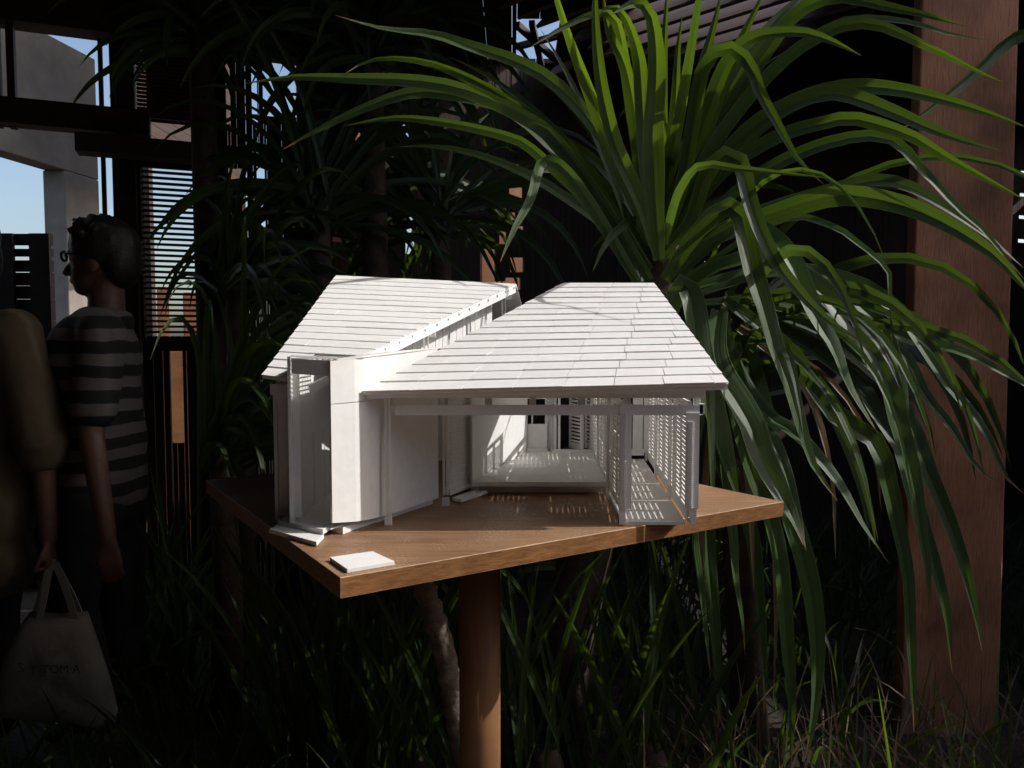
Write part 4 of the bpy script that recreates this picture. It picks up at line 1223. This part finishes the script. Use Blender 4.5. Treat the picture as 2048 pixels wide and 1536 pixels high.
def fused(name, items, mat, parent, voxel=0.012, smooth=4, bump=0.0):
    mb = capsules(items)
    off = origin_of(parent)
    me = mesh_from(name, [p - off for p in mb.v], mb.f, mat)
    tmp = bpy.data.objects.new(name, me); COL.objects.link(tmp)
    r = tmp.modifiers.new('r', 'REMESH'); r.mode = 'VOXEL'; r.voxel_size = voxel
    s = tmp.modifiers.new('s', 'SMOOTH'); s.factor = 0.5; s.iterations = smooth
    dg = bpy.context.evaluated_depsgraph_get(); dg.update()
    out = bpy.data.meshes.new_from_object(tmp.evaluated_get(dg))
    bpy.data.objects.remove(tmp); bpy.data.meshes.remove(me)
    if not out.materials: out.materials.append(mat)
    out.polygons.foreach_set('use_smooth', [True] * len(out.polygons))
    o = bpy.data.objects.new(name, out); COL.objects.link(o); o.parent = parent
    return o

def hand(w, f, out_, grip=0.5, s=1.0):
    """palm from wrist w along f; out_ is the thumb side; fingers curl towards n"""
    f = f.normalized(); o_ = (out_ - f * out_.dot(f)).normalized(); n = f.cross(o_).normalized()
    it = []
    for k, (ox, ln_) in enumerate(((0.030, 0.072), (0.010, 0.082), (-0.010, 0.076), (-0.028, 0.060))):
        b = w + f * 0.085 * s + o_ * ox * s
        it.append((w + f * 0.02 * s + o_ * ox * 0.6 * s, b, 0.013 * s, 0.0115 * s))
        a1 = grip * 0.9
        p1 = b + (f * math.cos(a1) + n * math.sin(a1)) * ln_ * 0.48 * s
        a2 = a1 + grip * 1.1
        p2 = p1 + (f * math.cos(a2) + n * math.sin(a2)) * ln_ * 0.3 * s
        a3 = a2 + grip * 0.8
        p3 = p2 + (f * math.cos(a3) + n * math.sin(a3)) * ln_ * 0.22 * s
        it += [(b, p1, 0.0095 * s, 0.0085 * s), (p1, p2, 0.0085 * s, 0.0078 * s), (p2, p3, 0.0078 * s, 0.0068 * s)]
    t1 = w + f * 0.045 * s + o_ * 0.045 * s + n * 0.012 * s
    t2 = t1 + (f * 0.8 + o_ * 0.3 + n * 0.35).normalized() * 0.032 * s
    t3 = t2 + (f * 0.9 + n * 0.5).normalized() * 0.026 * s
    it += [(w + f * 0.012 * s + o_ * 0.015 * s, t1, 0.014 * s, 0.012 * s), (t1, t2, 0.0115 * s, 0.010 * s), (t2, t3, 0.010 * s, 0.008 * s)]
    return it

def head_items(c, face, s=1.0):
    """c: centre of the skull; face: horizontal facing direction"""
    f = face.normalized(); sd_ = Vector((-f.y, f.x, 0)); ang = math.atan2(f.y, f.x); U = UPZ
    return [(c + U * 0.02 * s, (0.098 * s, 0.075 * s, 0.105 * s), ang), (c + f * 0.025 * s - U * 0.055 * s, (0.07 * s, 0.058 * s, 0.075 * s), ang),
            (c + f * 0.05 * s - U * 0.10 * s, (0.035 * s, 0.036 * s, 0.024 * s), ang),
            (c + f * 0.088 * s - U * 0.005 * s, c + f * 0.112 * s - U * 0.045 * s, 0.009 * s, 0.014 * s),
            (c + f * 0.088 * s - U * 0.074 * s - sd_ * 0.016, c + f * 0.088 * s - U * 0.074 * s + sd_ * 0.016, 0.009 * s, 0.009 * s),
            (c + f * 0.084 * s + U * 0.022 * s - sd_ * 0.03, c + f * 0.084 * s + U * 0.022 * s + sd_ * 0.03, 0.011 * s, 0.011 * s),
            (c - f * 0.005 * s - U * 0.02 * s + sd_ * 0.076 * s, (0.022 * s, 0.010 * s, 0.033 * s), ang),
            (c - f * 0.005 * s - U * 0.02 * s - sd_ * 0.076 * s, (0.022 * s, 0.010 * s, 0.033 * s), ang)]

# person in the striped shirt, in profile to the left
YP = 2.65
base = P(205, 1300, YP); base.z = 0
p1 = thing('person', 'person in a striped shirt and glasses standing in the shade at the left', 'person', base)
hc = P(200, 520, YP)
face = Vector((-1, -0.12, 0)).normalized()
neck = P(212, 615, YP); chest = P(190, 720, YP); belly = P(200, 880, YP); hip = P(205, 985, YP)
shL, shR = P(205, 668, YP - 0.17), P(195, 668, YP + 0.17)
elb, wri = P(182, 868, 2.43), P(215, 1075, 2.36)
legs = []
for sgn in (-1, 1):
    h_ = hip + Vector((0, 0.095 * sgn, -0.02)); kn = Vector((base.x - 0.02 + 0.03 * sgn, base.y + 0.10 * sgn, 0.48)); an = Vector((base.x + 0.03, base.y + 0.10 * sgn, 0.09))
    legs.append((h_, kn, an))
body = head_items(hc, face) + [(neck - UPZ * 0.08, hc - UPZ * 0.04 - face * 0.02, 0.062, 0.055), (chest, (0.115, 0.18, 0.16), 0), (hip, (0.115, 0.165, 0.12), 0), (chest, hip, 0.125, 0.125)]
body += [(shL, elb, 0.048, 0.040), (elb, wri, 0.040, 0.027)] + hand(wri, Vector((0.16, -0.12, -1)), Vector((-1, -.2, 0)), 0.35, 0.95)
elR = P(175, 868, YP + 0.2); wrR = P(150, 1000, YP + 0.1)
body += [(shR, elR, 0.048, 0.04), (elR, wrR, 0.04, 0.027)] + hand(wrR, Vector((-0.2, 0, -1)), Vector((-1, 0, 0)), 0.35, 0.95)
for h_, kn, an in legs:
    body += [(h_, kn, 0.085, 0.058), (kn, an, 0.055, 0.038), (an, an + Vector((-0.15, -0.01, -0.05)), 0.035, 0.03)]
fused('body', body, M['skin'], p1, voxel=0.0085, smooth=3)
sh_items = [(chest, (0.14, 0.205, 0.175), 0), (belly, (0.145, 0.19, 0.2), 0), (hip + UPZ * 0.03, (0.145, 0.185, 0.12), 0), (chest, hip + UPZ * 0.02, 0.14, 0.15),
            (shL, lerp(shL, elb, 0.75), 0.075, 0.072), (shR, lerp(shR, elR, 0.75), 0.075, 0.072), (neck - UPZ * 0.045, (0.085, 0.12, 0.05), 0),
            (chest + UPZ * 0.1, shL, 0.09, 0.075), (chest + UPZ * 0.1, shR, 0.09, 0.075)]
fused('shirt', sh_items, M['stripes'], p1, voxel=0.012, smooth=5)
tr_items = [(hip - UPZ * 0.02, (0.13, 0.18, 0.12), 0)]
for h_, kn, an in legs:
    tr_items += [(h_, kn, 0.105, 0.085), (kn, an + UPZ * 0.03, 0.085, 0.07)]
fused('trousers', tr_items, M['dark_cloth'], p1, voxel=0.014, smooth=5)
hr_ = [(hc + UPZ * 0.045 - face * 0.02, (0.118, 0.098, 0.105), math.atan2(face.y, face.x)), (hc - face * 0.07, (0.065, 0.088, 0.10), math.atan2(face.y, face.x))]
rn = random.Random(3)
for k in range(60):
    a, b_ = rn.uniform(0, 6.28), rn.uniform(0.1, 1.4)
    d = Vector((math.cos(a) * math.cos(b_), math.sin(a) * math.cos(b_), math.sin(b_)))
    if d.dot(face) > 0.75: continue
    hr_.append((hc + UPZ * 0.045 + d * 0.085, hc + UPZ * 0.045 + d * 0.110 + Vector((rn.uniform(-.012, .012), 0, 0)), 0.02, 0.006))
fused('hair', hr_, M['hair'], p1, voxel=0.007, smooth=1)
gm = MB(); s_ = Vector((-face.y, face.x, 0))
for sg in (-1, 1):
    cg = hc + face * 0.102 + s_ * 0.033 * sg + UPZ * 0.008
    ring = [cg + s_ * 0.021 * math.cos(t) + UPZ * 0.016 * math.sin(t) for t in [2 * math.pi * k / 12 for k in range(13)]]
    gm.tube(ring, 0.0045, 6)
    gm.tube([cg + s_ * 0.026 * sg + UPZ * 0.008, hc + s_ * 0.085 * sg + UPZ * 0.008], 0.003, 6)
gm.tube([hc + face * 0.110 + s_ * 0.008 + UPZ * 0.012, hc + face * 0.110 - s_ * 0.008 + UPZ * 0.012], 0.003, 6)
part('glasses', gm, M['frame_black'], p1, smooth=True)

# person in tan at the left edge, holding the bag
YQ = 2.5
base = P(-60, 1300, YQ); base.z = 0
p2 = thing('person', 'person in a loose tan shirt at the left edge holding a canvas bag', 'person', base)
hc2 = P(-70, 500, YQ); face2 = Vector((-0.75, 0.66, 0)).normalized()
ch2, hp2 = P(-55, 760, YQ), P(-50, 1010, YQ)
sa, ea, wa = P(28, 668, YQ - 0.05), P(84, 880, YQ - 0.08), P(98, 1075, YQ - 0.10)
sb, eb = P(-150, 668, YQ + 0.1), P(-175, 880, YQ + 0.1); wb = P(-165, 1060, YQ + 0.05)
body = head_items(hc2, face2) + [(P(-65, 670, YQ), hc2 - UPZ * 0.04, 0.062, 0.055), (ch2, (0.17, 0.115, 0.17), -0.4), (ch2, hp2, 0.13, 0.13), (hp2, (0.16, 0.115, 0.12), -0.4)]
body += [(sa, ea, 0.046, 0.039), (ea, wa, 0.039, 0.027), (sb, eb, 0.046, 0.039), (eb, wb, 0.039, 0.027)]
body += hand(wa, Vector((0.06, 0.0, -1)), Vector((0.3, -1, 0)), 1.1, 0.95) + hand(wb, Vector((0, 0, -1)), Vector((0, -1, 0)), 0.4, 0.95)
lg2 = []
for sgn in (-1, 1):
    h_ = hp2 + Vector((0.09 * sgn, -0.03 * sgn, -0.02)); kn = Vector((base.x + 0.10 * sgn, base.y - 0.03 * sgn, 0.48)); an = Vector((base.x + 0.1 * sgn, base.y - 0.02, 0.09))
    lg2.append((h_, kn, an)); body += [(h_, kn, 0.085, 0.058), (kn, an, 0.055, 0.038), (an, an + face2 * 0.15 - UPZ * 0.05, 0.035, 0.03)]
fused('body', body, M['skin'], p2, voxel=0.0085, smooth=3)
fused('shirt', [(ch2, (0.22, 0.16, 0.21), -0.3), (hp2 + UPZ * 0.12, (0.215, 0.16, 0.2), -0.3), (hp2, (0.235, 0.19, 0.22), -0.3), (hp2 - UPZ * 0.17, (0.235, 0.185, 0.16), -0.3), (ch2, hp2 - UPZ * 0.12, 0.17, 0.19),
                (ch2 + UPZ * 0.1, sa, 0.1, 0.085), (ch2 + UPZ * 0.1, sb, 0.1, 0.085), (sa, ea + UPZ * 0.0, 0.082, 0.078), (ea - UPZ * 0.01, ea - UPZ * 0.035, 0.083, 0.075), (sb, eb, 0.082, 0.07)],
      M['tan_cloth'], p2, voxel=0.012, smooth=4)
ti = [(hp2 - UPZ * 0.02, (0.18, 0.13, 0.12), -0.3)]
for h_, kn, an in lg2: ti += [(h_, kn, 0.105, 0.08), (kn, an + UPZ * 0.03, 0.08, 0.065)]
fused('trousers', ti, M['dark_cloth'], p2, voxel=0.014, smooth=5)
fused('hair', [(hc2 + UPZ * 0.045 - face2 * 0.02, (0.115, 0.095, 0.1), math.atan2(face2.y, face2.x)), (hc2 - face2 * 0.06 - UPZ * 0.03, (0.07, 0.09, 0.12), math.atan2(face2.y, face2.x))], M['hair'], p2, voxel=0.008, smooth=2)

# canvas bag
YG = YQ - 0.12
bag = thing('tote_bag', 'pale canvas tote bag with faint dark print hanging from a hand', 'bag', P(115, 1455, YG))
outl = [(62, 1222), (118, 1226), (176, 1222), (196, 1280), (222, 1360), (236, 1420), (228, 1452), (212, 1462), (150, 1448), (80, 1444), (0, 1436), (-6, 1380), (8, 1310), (30, 1262)]
oc = (115, 1345)
mb = MB(); rings = 6; no = len(outl)
def bulge(t): return 0.055 * math.sqrt(max(0.0, 1 - t ** 2.4))
for side in (-1, 1):
    for r in range(1, rings + 1):
        t = r / rings
        for j, (x, y) in enumerate(outl):
            px, py = lerp(oc[0], x, t), lerp(oc[1], y, t)
            wr = 0.006 * math.sin(px * 0.11 + py * 0.03) + 0.005 * math.sin(px * 0.05 - py * 0.08)
            p = P(px, py, YG)
            p.y += side * (bulge(t) + (wr if t < 0.99 else 0))
            if r == rings and side == 1: continue
            mb.v.append(p)
    mb.v.append(P(oc[0], oc[1], YG) + Vector((0, side * 0.055, 0)))
nf = rings * no
front_c = nf; b0 = nf + 1; back_c = b0 + (rings - 1) * no
for j in range(no):
    q = (j + 1) % no
    mb.f.append((front_c, q, j))
    for r in range(rings - 1):
        mb.f.append((r * no + j, r * no + q, (r + 1) * no + q, (r + 1) * no + j))
    mb.f.append((back_c, b0 + j, b0 + q))
    for r in range(rings - 2):
        mb.f.append((b0 + r * no + q, b0 + r * no + j, b0 + (r + 1) * no + j, b0 + (r + 1) * no + q))
    mb.f.append((b0 + (rings - 2) * no + q, b0 + (rings - 2) * no + j, (rings - 1) * no + j, (rings - 1) * no + q))
part('bag_body', mb, M['canvas'], bag, smooth=True)
for off, (xa, xb) in ((-0.016, (78, 150)), (0.016, (66, 164))):
    mb = MB()
    pts = spline([P(xa, 1240, YG + off), P(lerp(xa, 100, .5), 1190, YG + off), P(98, 1140, YG + off * .3), P(106, 1124, YG), P(116, 1138, YG + off * .3), P(lerp(xb, 118, .45), 1190, YG + off), P(xb, 1240, YG + off)], 20)
    for j in range(19):
        mb.beam(pts[j], pts[j + 1] + (pts[j + 1] - pts[j]) * 0.1, 0.022, 0.004, up=(0, -1, 0.01))
    part('handle', mb, M['canvas'], bag)
def text(name, body_, px, py, Y, h, parent, rz=0.0):
    cu = bpy.data.curves.new(name, 'FONT'); cu.body = body_; cu.size = h; cu.extrude = 0.0004
    o = bpy.data.objects.new(name, cu); COL.objects.link(o)
    dg = bpy.context.evaluated_depsgraph_get(); dg.update()
    me = bpy.data.meshes.new_from_object(o.evaluated_get(dg)); bpy.data.objects.remove(o)
    me.materials.clear(); me.materials.append(M['ink'])
    o = bpy.data.objects.new(name, me); COL.objects.link(o); o.parent = parent
    m = Matrix.Rotation(rz, 4, 'Y') @ Matrix.Rotation(math.pi / 2, 4, 'X')
    m.translation = P(px, py, Y) - origin_of(parent)
    o.matrix_local = m
    return o
text('print', 'S', 36, 1345, YG - 0.062, 0.045, bag)
text('print', 'T', 58, 1352, YG - 0.063, 0.045, bag)
text('print', 'TOM A', 84, 1346, YG - 0.064, 0.038, bag)
text('small_print', '● ...', 148, 1438, YG - 0.042, 0.02, bag, R(8))

# kinds that repeat share a group
for o in list(sc.objects):
    if o.parent is None and 'category' in o and 'group' not in o:
        k = o.name.split('.')[0]
        grp = {'shaded_palm': 'leafy plants in the shade of the pavilion', 'understory_plant': 'thin bladed plants growing under and beside the table',
               'upright_bar': 'thin upright bars beside the dark post', 'upright_strut': 'short struts under the top left beam',
               'timber_beam': 'dark beams of the pavilion', 'slatted_screen': 'slatted screens at the upper left', 'person': 'people standing at the left',
               'strap_leaf_plant': 'strap leaved plants'}.get(k)
        if k == 'timber_post':
            grp = 'orange posts in the sun beyond the plank wall' if 'orange' in o['label'] else ('dark posts of the pavilion' if 'dark' in o['label'] else None)
        if grp:
            o['group'] = grp
